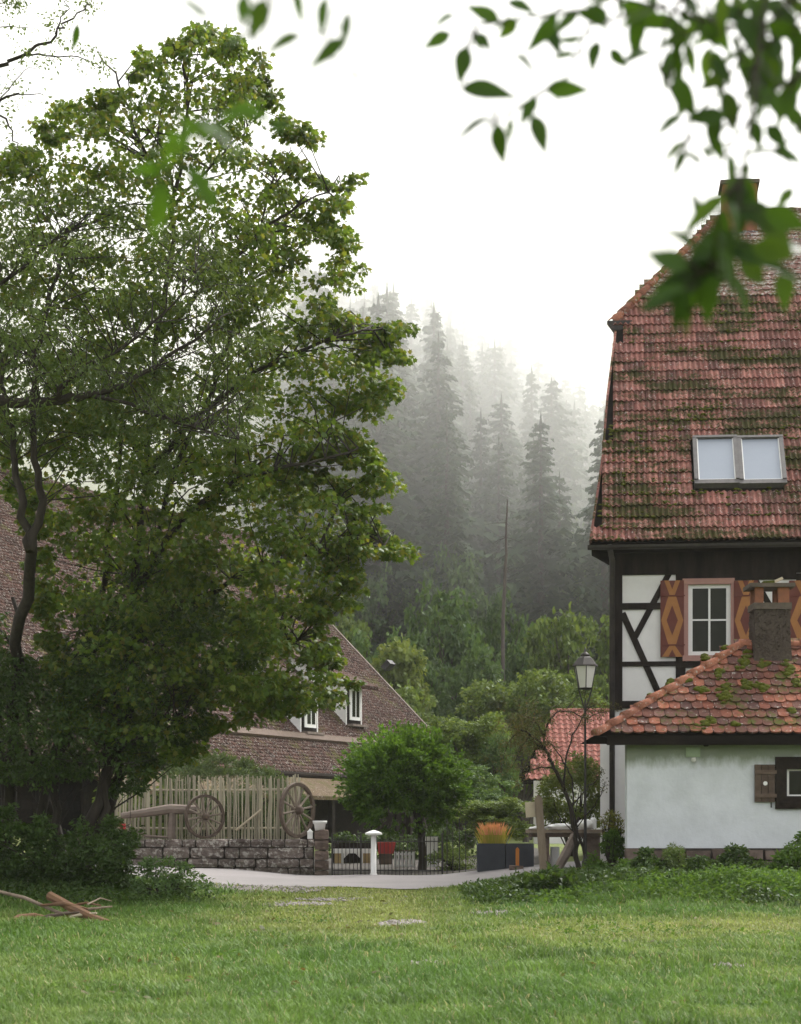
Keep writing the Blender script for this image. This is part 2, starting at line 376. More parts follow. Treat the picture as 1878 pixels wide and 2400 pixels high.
    M['l_fore'] = m_leaf('near_leaf', [(.030, .066, .009), (.040, .085, .011), (.024, .055, .009), (.052, .095, .013)], .32, .5, 2.5, .2)
    M['l_fore2'] = m_leaf('near_leaf_light', [(.042, .092, .010), (.052, .110, .012), (.034, .078, .010)], .4, .5, 2.5, .2)
    M['l_reed'] = m_leaf('plume_grass', [(.35, .30, .05), (.28, .30, .045), (.45, .33, .09)], .3, .6)
    M['l_plume'] = m_leaf('plume_tip', [(.50, .22, .12), (.55, .28, .17), (.45, .20, .10)], .3, .7)
mats()

# ================================================================== the setting
def build_ground():
    xs = np.unique(np.concatenate([np.arange(-14, 14.01, .4), np.array([-300, -220, -160, -120, -90, -70, -55, -42, -34, -28, -22, -17]), -np.array([-300, -220, -160, -120, -90, -70, -55, -42, -34, -28, -22, -17])]))
    ys = np.unique(np.concatenate([np.arange(6, 46, .4), np.array([-60, -30, -10, 0]), np.arange(48, 90, 4), np.arange(90, 330, 6), np.array([360, 420, 500, 650, 900])]))
    X, Y = np.meshgrid(xs, ys); V = np.c_[X.ravel(), Y.ravel(), gz(X, Y).ravel()]
    nx, ny = len(xs), len(ys); i = np.arange((ny - 1) * (nx - 1)); r, c = i // (nx - 1), i % (nx - 1)
    a = r * nx + c
    struct(link('ground', np_mesh('ground', V, np.c_[a, a + 1, a + nx + 1, a + nx], MAT['ground'], True)))
def strip(name, xs, y0, y1, lift, m, rows=6):
    V = []; Fc = []
    for i, x in enumerate(xs):
        for j in range(rows + 1):
            a, b = y0(x), y1(x); y = a + (b - a) * j / rows
            V.append((x, y, gzf(x, y) + lift))
    n = rows + 1
    for i in range(len(xs) - 1):
        for j in range(rows): Fc.append((i * n + j, (i + 1) * n + j, (i + 1) * n + j + 1, i * n + j + 1))
    return struct(link(name, np_mesh(name, np.array(V), np.array(Fc), m, True)))
def road_near(x): return 32.7 + .25 * math.sin(x * .9) - .08 * max(0, -3 - x)
def road_far(x): return 37.75
build_ground()
strip('road', np.arange(-40, 30, .4), road_near, road_far, .02, MAT['road'])

strip('yard_paving', np.arange(-2.2, 3.2, .3), lambda x: 38.0, lambda x: 47.0, .022, MAT['mortar'])

# pale gravel that spills from the lane, and small bare patches in the meadow
def gravel_patch(cx, cy, rx, ry, n, rng):
    q = rng.random(n) * 2 * np.pi; r = rng.random(n) ** .6
    x = cx + np.cos(q) * r * rx; y = cy + np.sin(q) * r * ry
    return x, y
grng = np.random.default_rng(3)
gp = []
for a in ((-2.35, 31.9, 1.1, .9, 1500), (0.02, 23.6, .30, .5, 420), (-1.45, 27.6, .5, .6, 300), (1.25, 26.0, .35, .35, 200), (.20, 18.1, .20, .2, 150), (3.0, 17.8, .16, .15, 90), (-1.0, 29.6, .6, .4, 200)):
    gp.append(np.c_[gravel_patch(*a, grng)])
gp = np.concatenate(gp); gn = len(gp)
gpos = np.c_[gp, gz(gp[:, 0], gp[:, 1]) + .018]
oct_v = np.array([[1, 0, 0], [-1, 0, 0], [0, 1, 0], [0, -1, 0], [0, 0, .7], [0, 0, -.7]])
oct_f = np.array([[0, 2, 4], [2, 1, 4], [1, 3, 4], [3, 0, 4], [2, 0, 5], [1, 2, 5], [3, 1, 5], [0, 3, 5]])
gs = .012 + .028 * grng.random(gn) ** 2
gv = gpos[:, None, :] + gs[:, None, None] * oct_v[None] * (.7 + .6 * grng.random((gn, 1, 3)))
stuff(tag(link('gravel', np_mesh('gravel', gv.reshape(-1, 3), ((np.arange(gn) * 6)[:, None, None] + oct_f[None]).reshape(-1, 3), MAT['gravel'])), 'pale gravel in bare patches of the meadow and along the lane', 'gravel'))

# ------------------------------------------------------------------ meadow grass
def vnoise(x, y, s, seed=0):
    """cheap smooth value noise"""
    x = x * s; y = y * s; xi = np.floor(x).astype(int); yi = np.floor(y).astype(int); fx = x - xi; fy = y - yi
    def h(a, b): return ((np.sin(a * 127.1 + b * 311.7 + seed * 74.7) * 43758.5453) % 1.0)
    fx = fx * fx * (3 - 2 * fx); fy = fy * fy * (3 - 2 * fy)
    return (h(xi, yi) * (1 - fx) + h(xi + 1, yi) * fx) * (1 - fy) + (h(xi, yi + 1) * (1 - fx) + h(xi + 1, yi + 1) * fx) * fy
def build_grass(n=330000):
    rng = np.random.default_rng(5)
    # more blades close by, where they show largest
    y = 11.5 + (34.2 - 11.5) * rng.random(n) ** 1.35
    x = (rng.random(n) * 2 - 1) * (.265 * y + 1.0)
    near = np.array([road_near(v) for v in np.linspace(-12, 12, 200)])
    rn = np.interp(x, np.linspace(-12, 12, 200), near)
    keep = (y < rn - .05 + .25 * (rng.random(n) - .5)) | ((x > 1.3) & (y < 33.5))
    keep &= ~((x > 3.5) & (y > 31))
    for (cx, cy, rx, ry) in ((-2.35, 31.9, .9, .7), (0.02, 23.6, .25, .4), (.20, 18.1, .16, .16), (1.25, 26, .25, .25), (-1.45, 27.6, .3, .4)):
        keep &= ~((((x - cx) / rx) ** 2 + ((y - cy) / ry) ** 2 < 1) & (rng.random(n) < .88))
    dens = vnoise(x, y, .9, 1) * .6 + vnoise(x, y, 3.1, 2) * .4
    keep &= rng.random(n) < .45 + .9 * dens
    x, y, dens = x[keep], y[keep], dens[keep]; n = len(x)
    path = np.exp(-((x - (-.75 + .03 * (y - 30) ** 2 * .12)) / 1.55) ** 2) * sm(18, 25, y)
    path = np.maximum(path, .9 * np.exp(-((y - (22.0 + .3 * x)) / 1.5) ** 2) * sm(.2, 2.0, x))
    bank = sm(26.8, 28.2, y) * sm(.3, 1.8, x)
    worn = np.clip(path + .5 * (vnoise(x, y, .45, 7) - .45), 0, 1)
    h = (.038 + .045 * rng.random(n) + .045 * vnoise(x, y, 1.6, 4)) * (1 - .55 * worn) * (1 + .35 * bank)
    tuft = vnoise(x, y, 2.2, 9) > .78; h = np.where(tuft, h * 1.45, h)
    w = (.0028 + .0032 * rng.random(n)) * (1 + np.clip((y - 13) / 14, 0, 1.6))
    q = rng.random(n) * 2 * np.pi; lean = (.25 + .75 * rng.random(n)) * h
    lx, ly = np.cos(q) * lean, np.sin(q) * lean; sx, sy = -np.sin(q) * w, np.cos(q) * w
    # blades turned towards random sides, but never edge-on bundles only
    z = gz(x, y) - .005
    b0 = np.c_[x - sx, y - sy, z]; b1 = np.c_[x + sx, y + sy, z]
    m0 = np.c_[x - sx * .8 + lx * .35, y - sy * .8 + ly * .35, z + h * .62]; m1 = np.c_[x + sx * .8 + lx * .35, y + sy * .8 + ly * .35, z + h * .62]
    tp = np.c_[x + lx, y + ly, z + h * (.75 + .3 * rng.random(n))]
    V = np.stack([b0, b1, m0, m1, tp], 1).reshape(-1, 3); k = np.arange(n) * 5
    Fc = np.concatenate([np.c_[k, k + 1, k + 3], np.c_[k, k + 3, k + 2], np.c_[k + 2, k + 3, k + 4]])
    base = np.array([.112, .190, .036]); lush = np.array([.070, .160, .024]); yel = np.array([.235, .265, .070]); straw = np.array([.33, .30, .14])
    v1 = vnoise(x, y, .7, 3)[:, None]; v2 = vnoise(x, y, 2.5, 6)[:, None]
    c = base * (.75 + .5 * v2) * (1 - .5 * v1) + lush * .5 * v1 + lush * 0
    wv = np.clip(worn * 1.0 + .35 * (v2[:, 0] - .5), 0, .9)[:, None]
    c = c * (1 - wv) + yel * (.8 + .4 * v2) * wv
    c = c * (1 - .45 * bank[:, None]) + lush * .45 * bank[:, None]
    c = np.where((rng.random(n) < .03 + .08 * wv[:, 0])[:, None], straw, c) * (.7 + .6 * rng.random(n))[:, None]
    o = link('grass', np_mesh('grass', V, Fc, MAT['grass'], col=np.repeat(c, 5, 0)))
    stuff(tag(o, 'short uneven meadow grass with yellowed trodden track', 'grass'))
build_grass()

# ================================================================== pieces that houses share
def pantile_mesh(name, w, L, m, waves=2, amp=.021, th=.038):
    b = MB(); n = 4 * waves; top0 = []; top1 = []; bot0 = []
    for i in range(n + 1):
        x = w * i / n; z = amp * (math.cos(2 * math.pi * i / 4 + math.pi) + 1)
        top0.append((x, 0, z + th)); top1.append((x, L, z)); bot0.append((x, .012, z - .012))
    vs = top0 + top1 + bot0; k = n + 1
    fs = [(i, i + 1, k + i + 1, k + i) for i in range(n)] + [(2 * k + i, 2 * k + i + 1, i + 1, i) for i in range(n)]
    b.add(vs, fs); return b.mesh(name, m)
def beaver_mesh(name, w, L, m, th=.022):
    g = .003; pts = [(g, L), (g, w * .30)]
    for i in range(7):
        a = math.pi + math.pi * i / 6
        pts.append((w / 2 + (w / 2 - g) * math.cos(a), w * .30 + w * .30 * math.sin(a)))
    pts += [(w - g, w * .30), (w - g, L)]
    pts = [p for i, p in enumerate(pts) if i == 0 or (abs(p[0] - pts[i - 1][0]) + abs(p[1] - pts[i - 1][1])) > 1e-4]
    b = MB(); n = len(pts)
    def zz(y): return th * 1.7 * (1 - y / L)
    vs = [(x, y, zz(y) + th) for x, y in pts] + [(x, y, zz(y)) for x, y in pts]
    b.add(vs, [tuple(range(n))[::-1]] + [(i, i + 1, i + 1 + n, i + n) for i in range(n - 1)])
    return b.mesh(name, m)
def frame(o, u, s, n):                 # matrix with columns u, s, n at o
    return Matrix(((u.x, s.x, n.x, o.x), (u.y, s.y, n.y, o.y), (u.z, s.z, n.z, o.z), (0, 0, 0, 1)))
def lay_tiles(mesh, O, U, S, w, e, inside, parent, nu, ns, stagger=0, jit=.004, limit=300, u0=0, name='tile', rng=None, key=None):
    """tiles in rows over the plane O,U,S; the first `limit` are objects, the rest one joined part"""
    N = U.cross(S).normalized(); spots = []
    for j in range(ns):
        for i in range(nu):
            u = u0 + i * w + (stagger * w if j % 2 else 0); s = j * e
            if inside(u + w / 2, s + e * .5): spots.append((u, s))
    if key: spots.sort(key=key)
    rr = random.Random(5); rest_v = []; rest_f = []; co = None
    for k, (u, s) in enumerate(spots):
        a = rr.gauss(0, .010); U2 = (U + S * a).normalized(); S2 = (S - U * a + N * rr.gauss(0, .006)).normalized()
        M = frame(O + U * u + S * (s + rr.gauss(0, jit)) + N * rr.random() * .005, U2, S2, N)
        if k < limit:
            link(name, mesh, parent, M)
        else:
            if co is None:
                co = np.array([v.co for v in mesh.vertices]); fc = [tuple(p.vertices) for p in mesh.polygons]
            A = np.array(M); o = sum(len(q) for q in rest_v)
            rest_v.append(co @ A[:3, :3].T + A[:3, 3]); rest_f += [tuple(q + o for q in f) for f in fc]
    if rest_v:
        me = bpy.data.meshes.new(name); me.from_pydata(np.concatenate(rest_v).tolist(), [], rest_f); me.materials.append(mesh.materials[0])
        stuff(link('tiling', me, parent))
def cells_wall(b, u0, u1, z0, z1, holes, fn, depth):
    """wall slab of boxes round rectangular openings; fn(u,w,z) -> world"""
    us = sorted({u0, u1, *[h[0] for h in holes], *[h[1] for h in holes]}); zs = sorted({z0, z1, *[h[2] for h in holes], *[h[3] for h in holes]})
    us = [u for u in us if u0 <= u <= u1]; zs = [z for z in zs if z0 <= z <= z1]
    for i in range(len(us) - 1):
        for j in range(len(zs) - 1):
            cu, cz = (us[i] + us[i + 1]) / 2, (zs[j] + zs[j + 1]) / 2
            if any(h[0] < cu < h[1] and h[2] < cz < h[3] for h in holes): continue
            b.add([fn(u, w, z) for z in (zs[j], zs[j + 1]) for w in (0, depth) for u in (us[i], us[i + 1])],
                  [(0, 2, 3, 1), (4, 5, 7, 6), (0, 1, 5, 4), (2, 6, 7, 3), (0, 4, 6, 2), (1, 3, 7, 5)])
def lump(b, c, r, flat=.5, seed=0, n=2):
    bm = bmesh.new(); bmesh.ops.create_icosphere(bm, subdivisions=n, radius=1)
    vs = []
    for v in bm.verts:
        q = v.co * (1 + .35 * mnoise.noise(v.co * 2.1 + Vector((seed * 3.7, seed, 0))))
        vs.append((c[0] + q.x * r[0], c[1] + q.y * r[1], c[2] + q.z * r[2]))
    b.add(vs, [tuple(v.index for v in f.verts) for f in bm.faces]); bm.free()
Z = Vector((0, 0, 1))

# ================================================================== half-timbered house on the right
def build_house():
    th = rad(6.0); U = Vector((math.cos(th), -math.sin(th), 0)); V = Vector((math.sin(th), math.cos(th), 0))
    E0 = P(1384, 1271, 35.0)                                  # left end of the eave
    F0 = E0 + V * .5                                          # facade plane
    base = onplane(1445, 1900, F0, V); g = gzf(base.x, base.y)
    root = thing('timber_framed_house', 'tall half-timbered house with mossy red tile roof and painted diamond shutters', 'house', (base.x, base.y, g))
    def fc(x, y):                                             # photo pixel -> (u, z) on the facade
        p = onplane(x, y, F0, V); return (p - F0).dot(U), p.z
    def W(u, w, z): q = F0 + U * u + V * w; return Vector((q.x, q.y, z))
    def bar(b, x0, y0, x1, y1, proud=.03, deep=.03):          # box from pixel rectangle on the facade
        u0, z1 = fc(x0, y0); u1, z0 = fc(x1, y1)
        b.box(W((u0 + u1) / 2, (deep - proud) / 2, (z0 + z1) / 2), U * ((u1 - u0) / 2), V * ((proud + deep) / 2), Z * ((z1 - z0) / 2)); return b
    uL = fc(1443, 1400)[0]; uR = uL + 6.5
    win = [fc(1613, 1369) + fc(1713, 1537), fc(1932, 1369) + fc(2032, 1537)]
    holes = [(a[0], a[2], a[3], a[1]) for a in win]
    ztop = fc(1500, 1290)[1]; zmid = fc(1500, 1650)[1]
    b = MB(); cells_wall(b, uL, uR, zmid, ztop, holes, W, .25)
    b.add([W(u, w, z) for z in (zmid, ztop) for w in (.26, 7.5) for u in (uL, uR)], [(0, 4, 6, 2), (1, 3, 7, 5), (2, 6, 7, 3)])
    b.obj('wall', MAT['plaster'], root)
    b = MB(); u0 = fc(1407, 1800)[0]; zs = fc(1407, 1724)[1]
    b.add([W(u, w, z) for z in (g - .3, zmid - .003) for w in (.02, 7.4) for u in (uL - .02, uR)], [(0, 2, 3, 1), (4, 5, 7, 6), (0, 1, 5, 4), (2, 6, 7, 3), (0, 4, 6, 2), (1, 3, 7, 5)])
    b.add([W(u, w, z) for z in (g - .3, zs) for w in (.05, 2.5) for u in (u0, uL - .023)], [(0, 2, 3, 1), (4, 5, 7, 6), (0, 1, 5, 4), (2, 6, 7, 3), (0, 4, 6, 2), (1, 3, 7, 5)])
    b.obj('ground_floor_wall', MAT['plaster'], root)
    # timbers, every one its own piece; diagonals sit a little deeper than the posts
    for r in ((1438, 1286, 1459, 1664), (1584, 1344, 1607, 1664), (1866, 1344, 1888, 1664), (1459, 1414, 1549, 1428), (1459, 1551, 1584, 1561),
              (1607, 1551, 1866, 1563), (1459, 1643, 2080, 1656), (1607, 1340, 1866, 1358)):
        k = .030 + .002 * (r[0] % 3); bar(MB(), *r, proud=k).obj('beam', MAT['timber'], root)
    bar(MB(), 1459, 1286, 2080, 1340, .033).obj('wall_plate', MAT['timber'], root)
    for (x0, y0, x1, y1, wd) in ((1570, 1341, 1489, 1493, .105), (1459, 1437, 1548, 1634, .115), (1876 - (1570 - 1584), 1341, 1950, 1480, .105), (1760, 1341, 1832, 1470, .105)):
        a, c = W(fc(x0, y0)[0], 0, fc(x0, y0)[1]), W(fc(x1, y1)[0], 0, fc(x1, y1)[1]); t = (c - a); L = t.length / 2; t.normalize()
        MB().box((a + c) / 2 - V * .0, t * L, V * .022, t.cross(V) * wd / 2).obj('brace', MAT['timber'], root)
    # windows with surround, frame, glazing bars, panes
    for k, a in enumerate(win):
        dx = (a[0] - win[0][0]); f = lambda x, y, dx=dx: (fc(x, y)[0] + dx, fc(x, y)[1])
        def rect(b, x0, y0, x1, y1, w0, w1):
            u0, z1 = f(x0, y0); u1, z0 = f(x1, y1)
            b.box(W((u0 + u1) / 2, (w0 + w1) / 2, (z0 + z1) / 2), U * ((u1 - u0) / 2), V * ((w1 - w0) / 2), Z * ((z1 - z0) / 2)); return b
        wn = MB(); rect(wn, 1600, 1357, 1722, 1369, -.06, .06); rect(wn, 1600, 1537, 1722, 1549, -.08, .06); rect(wn, 1602, 1369, 1613, 1537, -.055, .06); rect(wn, 1713, 1369, 1720, 1537, -.055, .06)
        wo_ = wn.obj('window', MAT['pinkstone'], root)
        fr = MB(); rect(fr, 1613.2, 1369.2, 1712.8, 1378, .012, .07); rect(fr, 1613.2, 1527, 1712.8, 1536.8, .012, .07); rect(fr, 1613.2, 1378, 1623.5, 1527, .012, .07); rect(fr, 1702.5, 1378, 1712.8, 1527, .012, .07)
        rect(fr, 1660.5, 1378, 1665.5, 1527, .02, .06); rect(fr, 1623.5, 1451, 1660.5, 1454.5, .022, .058); rect(fr, 1665.5, 1451, 1702.5, 1454.5, .022, .058)
        fr.obj('frame', MAT['white'], wo_)
        for (x0, x1) in ((1623.5, 1660.5), (1665.5, 1702.5)):
            for (y0, y1) in ((1378, 1451), (1454.5, 1527)): rect(MB(), x0, y0, x1, y1, .035, .05).obj('pane', MAT['glass'], wo_)
    # shutters: ox-blood board, ochre lattice, straps
    def shutter(x0, x1):
        f = fc; y0, y1 = 1362, 1540; u0, z1 = f(x0, y0); u1, z0 = f(x1, y1); w, h = u1 - u0, z1 - z0
        s = MB().box(W((u0 + u1) / 2, -.055, (z0 + z1) / 2), U * (w / 2), V * .02, Z * (h / 2)).obj('shutter', MAT['oxblood'], root)
        def poly(pts, m, wd, nm):
            MB().prism([W(u0 + p * w, -.0765 - wd, z0 + q * h) for p, q in pts], V * .006).obj(nm, m, s)
        oc = MAT['ochre']; yl, yh = .155, .80
        cm = (yl + yh) / 2; t = .235
        # lattice: two zigzag ribbons that meet at the straps
        poly([(.16, 1), (.36, 1), (.60, yh), (.40, yh)], oc, .0, 'ochre_band'); poly([(.64, 1), (.84, 1), (.60, yh), (.40, yh)], oc, .001, 'ochre_band')
        poly([(.34, yh), (.66, yh), (.97, cm), (.66, yl), (.34, yl), (.03, cm)], oc, .0, 'ochre_diamond')
        poly([(.5, yh - .125), (.74, cm), (.5, yl + .125), (.26, cm)], MAT['oxblood'], .002, 'diamond')
        poly([(.06, 0), (.34, 0), (.60, yl), (.40, yl)], oc, .0, 'ochre_band'); poly([(.66, 0), (.94, 0), (.60, yl), (.40, yl)], oc, .001, 'ochre_band')
        for q in (yl, yh): MB().box(W(u0 + w * .52, -.083, z0 + q * h), U * (w * .52), V * .004, Z * .011).obj('strap_hinge', MAT['oxblood'], s)
    shutter(1548, 1603); shutter(1720, 1776); shutter(1867 - 18, 1922); 
    # roof
    pit = rad(48); S = V * math.cos(pit) + Z * math.sin(pit); N = U.cross(S).normalized()
    def rp(x, y): p = onplane(x, y, E0, N); q = p - E0; return q.dot(U), q.dot(S)
    def R(u, s, n=0): return E0 + U * u + S * s + N * n
    poly = [rp(*q) for q in ((1384, 1270), (1412, 1080), (1424, 930), (1443, 780))]
    hipb = rp(1438, 757); hipt = rp(1693, 504); smax = hipt[1]; umax = 7.2
    brk = rp(1600, 700)[1]
    area = poly + [hipb, hipt, (umax, smax), (umax, 0)]
    b = MB(); vs = [R(u, s, -.03) for u, s in area]; b.add(vs, [tuple(range(len(vs)))])
    vs2 = [R(u, s, -.15) for u, s in area]; b.add(vs2, [tuple(range(len(vs2)))[::-1]])
    n = len(vs); b.add(vs + vs2, [(i, (i + 1) % n, (i + 1) % n + n, i + n) for i in range(n)])
    # half-hip face and back slope
    rl = R(*hipt, -.03); back = lambda u, s: E0 + U * (u + 2.6) + V * (2 * smax * math.cos(pit) - s * math.cos(pit)) + Z * (s * math.sin(pit))
    b.add([R(*hipb, -.03), rl, back(*hipb)], [(0, 1, 2)]); b.add([rl, R(umax, smax, -.03), back(umax, 0), back(0, 0), back(*hipb)], [(0, 1, 2, 3, 4)])
    b.add([R(*hipb, -.2), back(*hipb), back(.5, 0), R(.5, .1, -.2)], [(0, 1, 2, 3)])
    roof = b.obj('roof', MAT['soffit'], root)
    t1 = pantile_mesh('tile', .205, .40, MAT['tile_main']); e = .318
    skl = [rp(1625, 1150), rp(1838, 1026)]
    def ok(u, s): return s < brk and in_poly(np.array([u - .07]), np.array([s]), area)[0] and not (skl[0][0] + .05 < u < skl[1][0] - .05 and skl[0][1] < s < skl[1][1])
    lay_tiles(t1, R(0, 0, .0), U, S, .205, e, ok, roof, 36, 40, 0, .006, key=lambda q: (0 if q[0] < 4.15 else 1, q[1]))
    t2 = beaver_mesh('tile', .19, .36, MAT['tile_top'])
    def ok2(u, s): return s + .1 > brk and in_poly(np.array([u]), np.array([s]), area)[0]
    lay_tiles(t2, R(0, 0, .012), U, S, .19, .185, ok2, roof, 42, 90, .5, .006, limit=0)
    # moss lines along the tile noses
    mb = MB(); rr = random.Random(2)
    for _ in range(2600):
        u = rr.uniform(0, 4.6); j = rr.randint(0, 23); s = j * e
        if not ok(u, s + .1): continue
        if mnoise.noise(Vector((u * .7, s * .8, 3.3))) + .55 * mnoise.noise(Vector((u * 2.6, s * 2.5, 1))) < .06 + .004 * j: continue
        c = R(u, s - .02 + abs(rr.gauss(0, .08)), .045); k = rr.uniform(.012, .04); lump(mb, c, (k * 1.6, k, k * .7), seed=rr.random() * 9, n=1)
    stuff(mb.obj('moss', MAT['moss'], roof))
    # verge boards, ridge and hip caps
    b = MB()
    for a, c in zip(poly[:-1], poly[1:]): b.prism([R(a[0] - .02, a[1], -.16), R(a[0] - .02, a[1], .05), R(c[0] - .02, c[1], .05), R(c[0] - .02, c[1], -.16)], U * .04)
    b.obj('verge_board', MAT['tile_main'], roof)
    def caps(p, q, ln, r, m, par):
        d = q - p; n = max(1, int(d.length / ln)); d.normalize(); 
        side = d.cross(N).normalized(); upn = side.cross(d).normalized()
        me = None
        for i in range(n):
            o = p + d * (i * ln)
            if me is None:
                bb = MB(); k = 6; vs = []
                for yy, sc, lift in ((-.03, 1.12, .012), (ln, .92, 0)):
                    for j in range(k + 1): a = math.pi * j / k; vs.append((math.cos(a) * r * sc, yy, math.sin(a) * r * sc + lift))
                    for j in range(k + 1): a = math.pi * j / k; vs.append((math.cos(a) * r * (sc - .2), yy, math.sin(a) * r * (sc - .2) + lift))
                K = 2 * (k + 1)
                bb.add(vs, [(j, j + 1, K + j + 1, K + j) for j in range(k)] + [(k + 1 + j, j, j + 1, k + 2 + j) for j in range(k)][0:k])
                me = bb.mesh('ridge_tile', m, True)
            link('ridge_tile', me, par, frame(o, side, d, upn))
    caps(R(*hipb, .0), R(*hipt, .0), .36, .10, MAT['ridge_cot'], roof)
    caps(R(*hipt, .0), R(umax, smax, .0), .36, .10, MAT['tile_top'], roof)
    # little gutter at the half-hip
    a = R(*hipb, .0); MB().prism([a + Vector((-.14, -.10, .02)), a + Vector((.36, -.14, .02)), a + Vector((.30, -.14, -.10)), a + Vector((.02, -.12, -.20))], V * .30).obj('hip_gutter', MAT['metal'], roof)
    # skylights
    for (x0, x1) in ((1628, 1727), (1734, 1834)):
        (ua, sa), (ub, sb) = rp(x0, 1143), rp(x1, 1031); ub2 = rp(x1 - 3, 1031)[0]
        b = MB(); fw = .075
        def rb(b, u0, u1, s0, s1, n0, n1): b.box(R((u0 + u1) / 2, (s0 + s1) / 2, (n0 + n1) / 2), U * ((u1 - u0) / 2), S * ((s1 - s0) / 2), N * ((n1 - n0) / 2))
        rb(b, ua, ub, sa, sa + .11, -.02, .10); rb(b, ua, ub, sb - .06, sb, -.02, .125); rb(b, ua, ua + fw, sa + .11, sb - .06, -.02, .12); rb(b, ub - fw, ub, sa + .11, sb - .06, -.02, .12)
        sk = b.obj('skylight', MAT['greyframe'], roof)
        b = MB(); rb(b, ua + fw, ub - fw, sa + .11, sa + .13, .05, .09); rb(b, ua + fw, ua + fw + .02, sa + .13, sb - .06, .05, .09); rb(b, ub - fw - .02, ub - fw, sa + .13, sb - .06, .05, .09)
        b.obj('sash', MAT['white'], root if False else sk)
        b = MB(); rb(b, ua + fw + .02, ub - fw - .02, sa + .13, sb - .06, .045, .07); b.obj('pane', MAT['skyglass'], sk)
    # big chimney behind the leaves
    c0 = R(*rp(1732, 520), .0); wd = .36; b = MB(); ctop = P(1732, 442, c0.y)[2]
    b.box((c0.x, c0.y, (ctop + c0.z - .9) / 2), U * wd, V * .35, Z * ((ctop - c0.z + .9) / 2)); ch = b.obj('chimney', MAT['brick'], roof)
    MB().box((c0.x, c0.y, ctop + .03), U * (wd + .05), V * .4, Z * .04).obj('chimney_cap', MAT['slab'], ch)
    q = R(*rp(1752, 553), .03); MB().box(q, U * .22, S * .07, N * .03).obj('flashing', MAT['bluelead'], ch)
    # eave: soffit, gutter, downpipe
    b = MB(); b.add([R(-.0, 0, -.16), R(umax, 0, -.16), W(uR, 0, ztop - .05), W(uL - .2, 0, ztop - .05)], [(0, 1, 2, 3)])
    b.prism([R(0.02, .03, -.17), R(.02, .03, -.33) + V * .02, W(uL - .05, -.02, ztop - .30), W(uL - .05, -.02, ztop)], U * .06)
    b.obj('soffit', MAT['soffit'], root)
    gp0 = R(-.05, -.03, -.05); b = MB(); pts = []
    for i in range(7): a = math.pi + math.pi * i / 6; pts.append(gp0 + V * (math.cos(a) * .075) + Z * (math.sin(a) * .08))
    for i in range(7): a = 2 * math.pi - math.pi * i / 6; pts.append(gp0 + V * (math.cos(a) * .062) + Z * (math.sin(a) * .066))
    b.prism(pts, U * 7.4); gut = b.obj('gutter', MAT['metal'], root)
    x = W(fc(1435, 1400)[0], -.08, 0); top = gp0.z - .07
    pts = [(gp0 + U * (.38)).xyz, Vector((x.x - .02, x.y - .22, top - .18)), Vector((x.x, x.y, top - .55)), Vector((x.x, x.y, g - .2))]
    MB().tube(pts, .052, 10).obj('downpipe', MAT['metal'], root, True)
    return W, U, V
build_house()

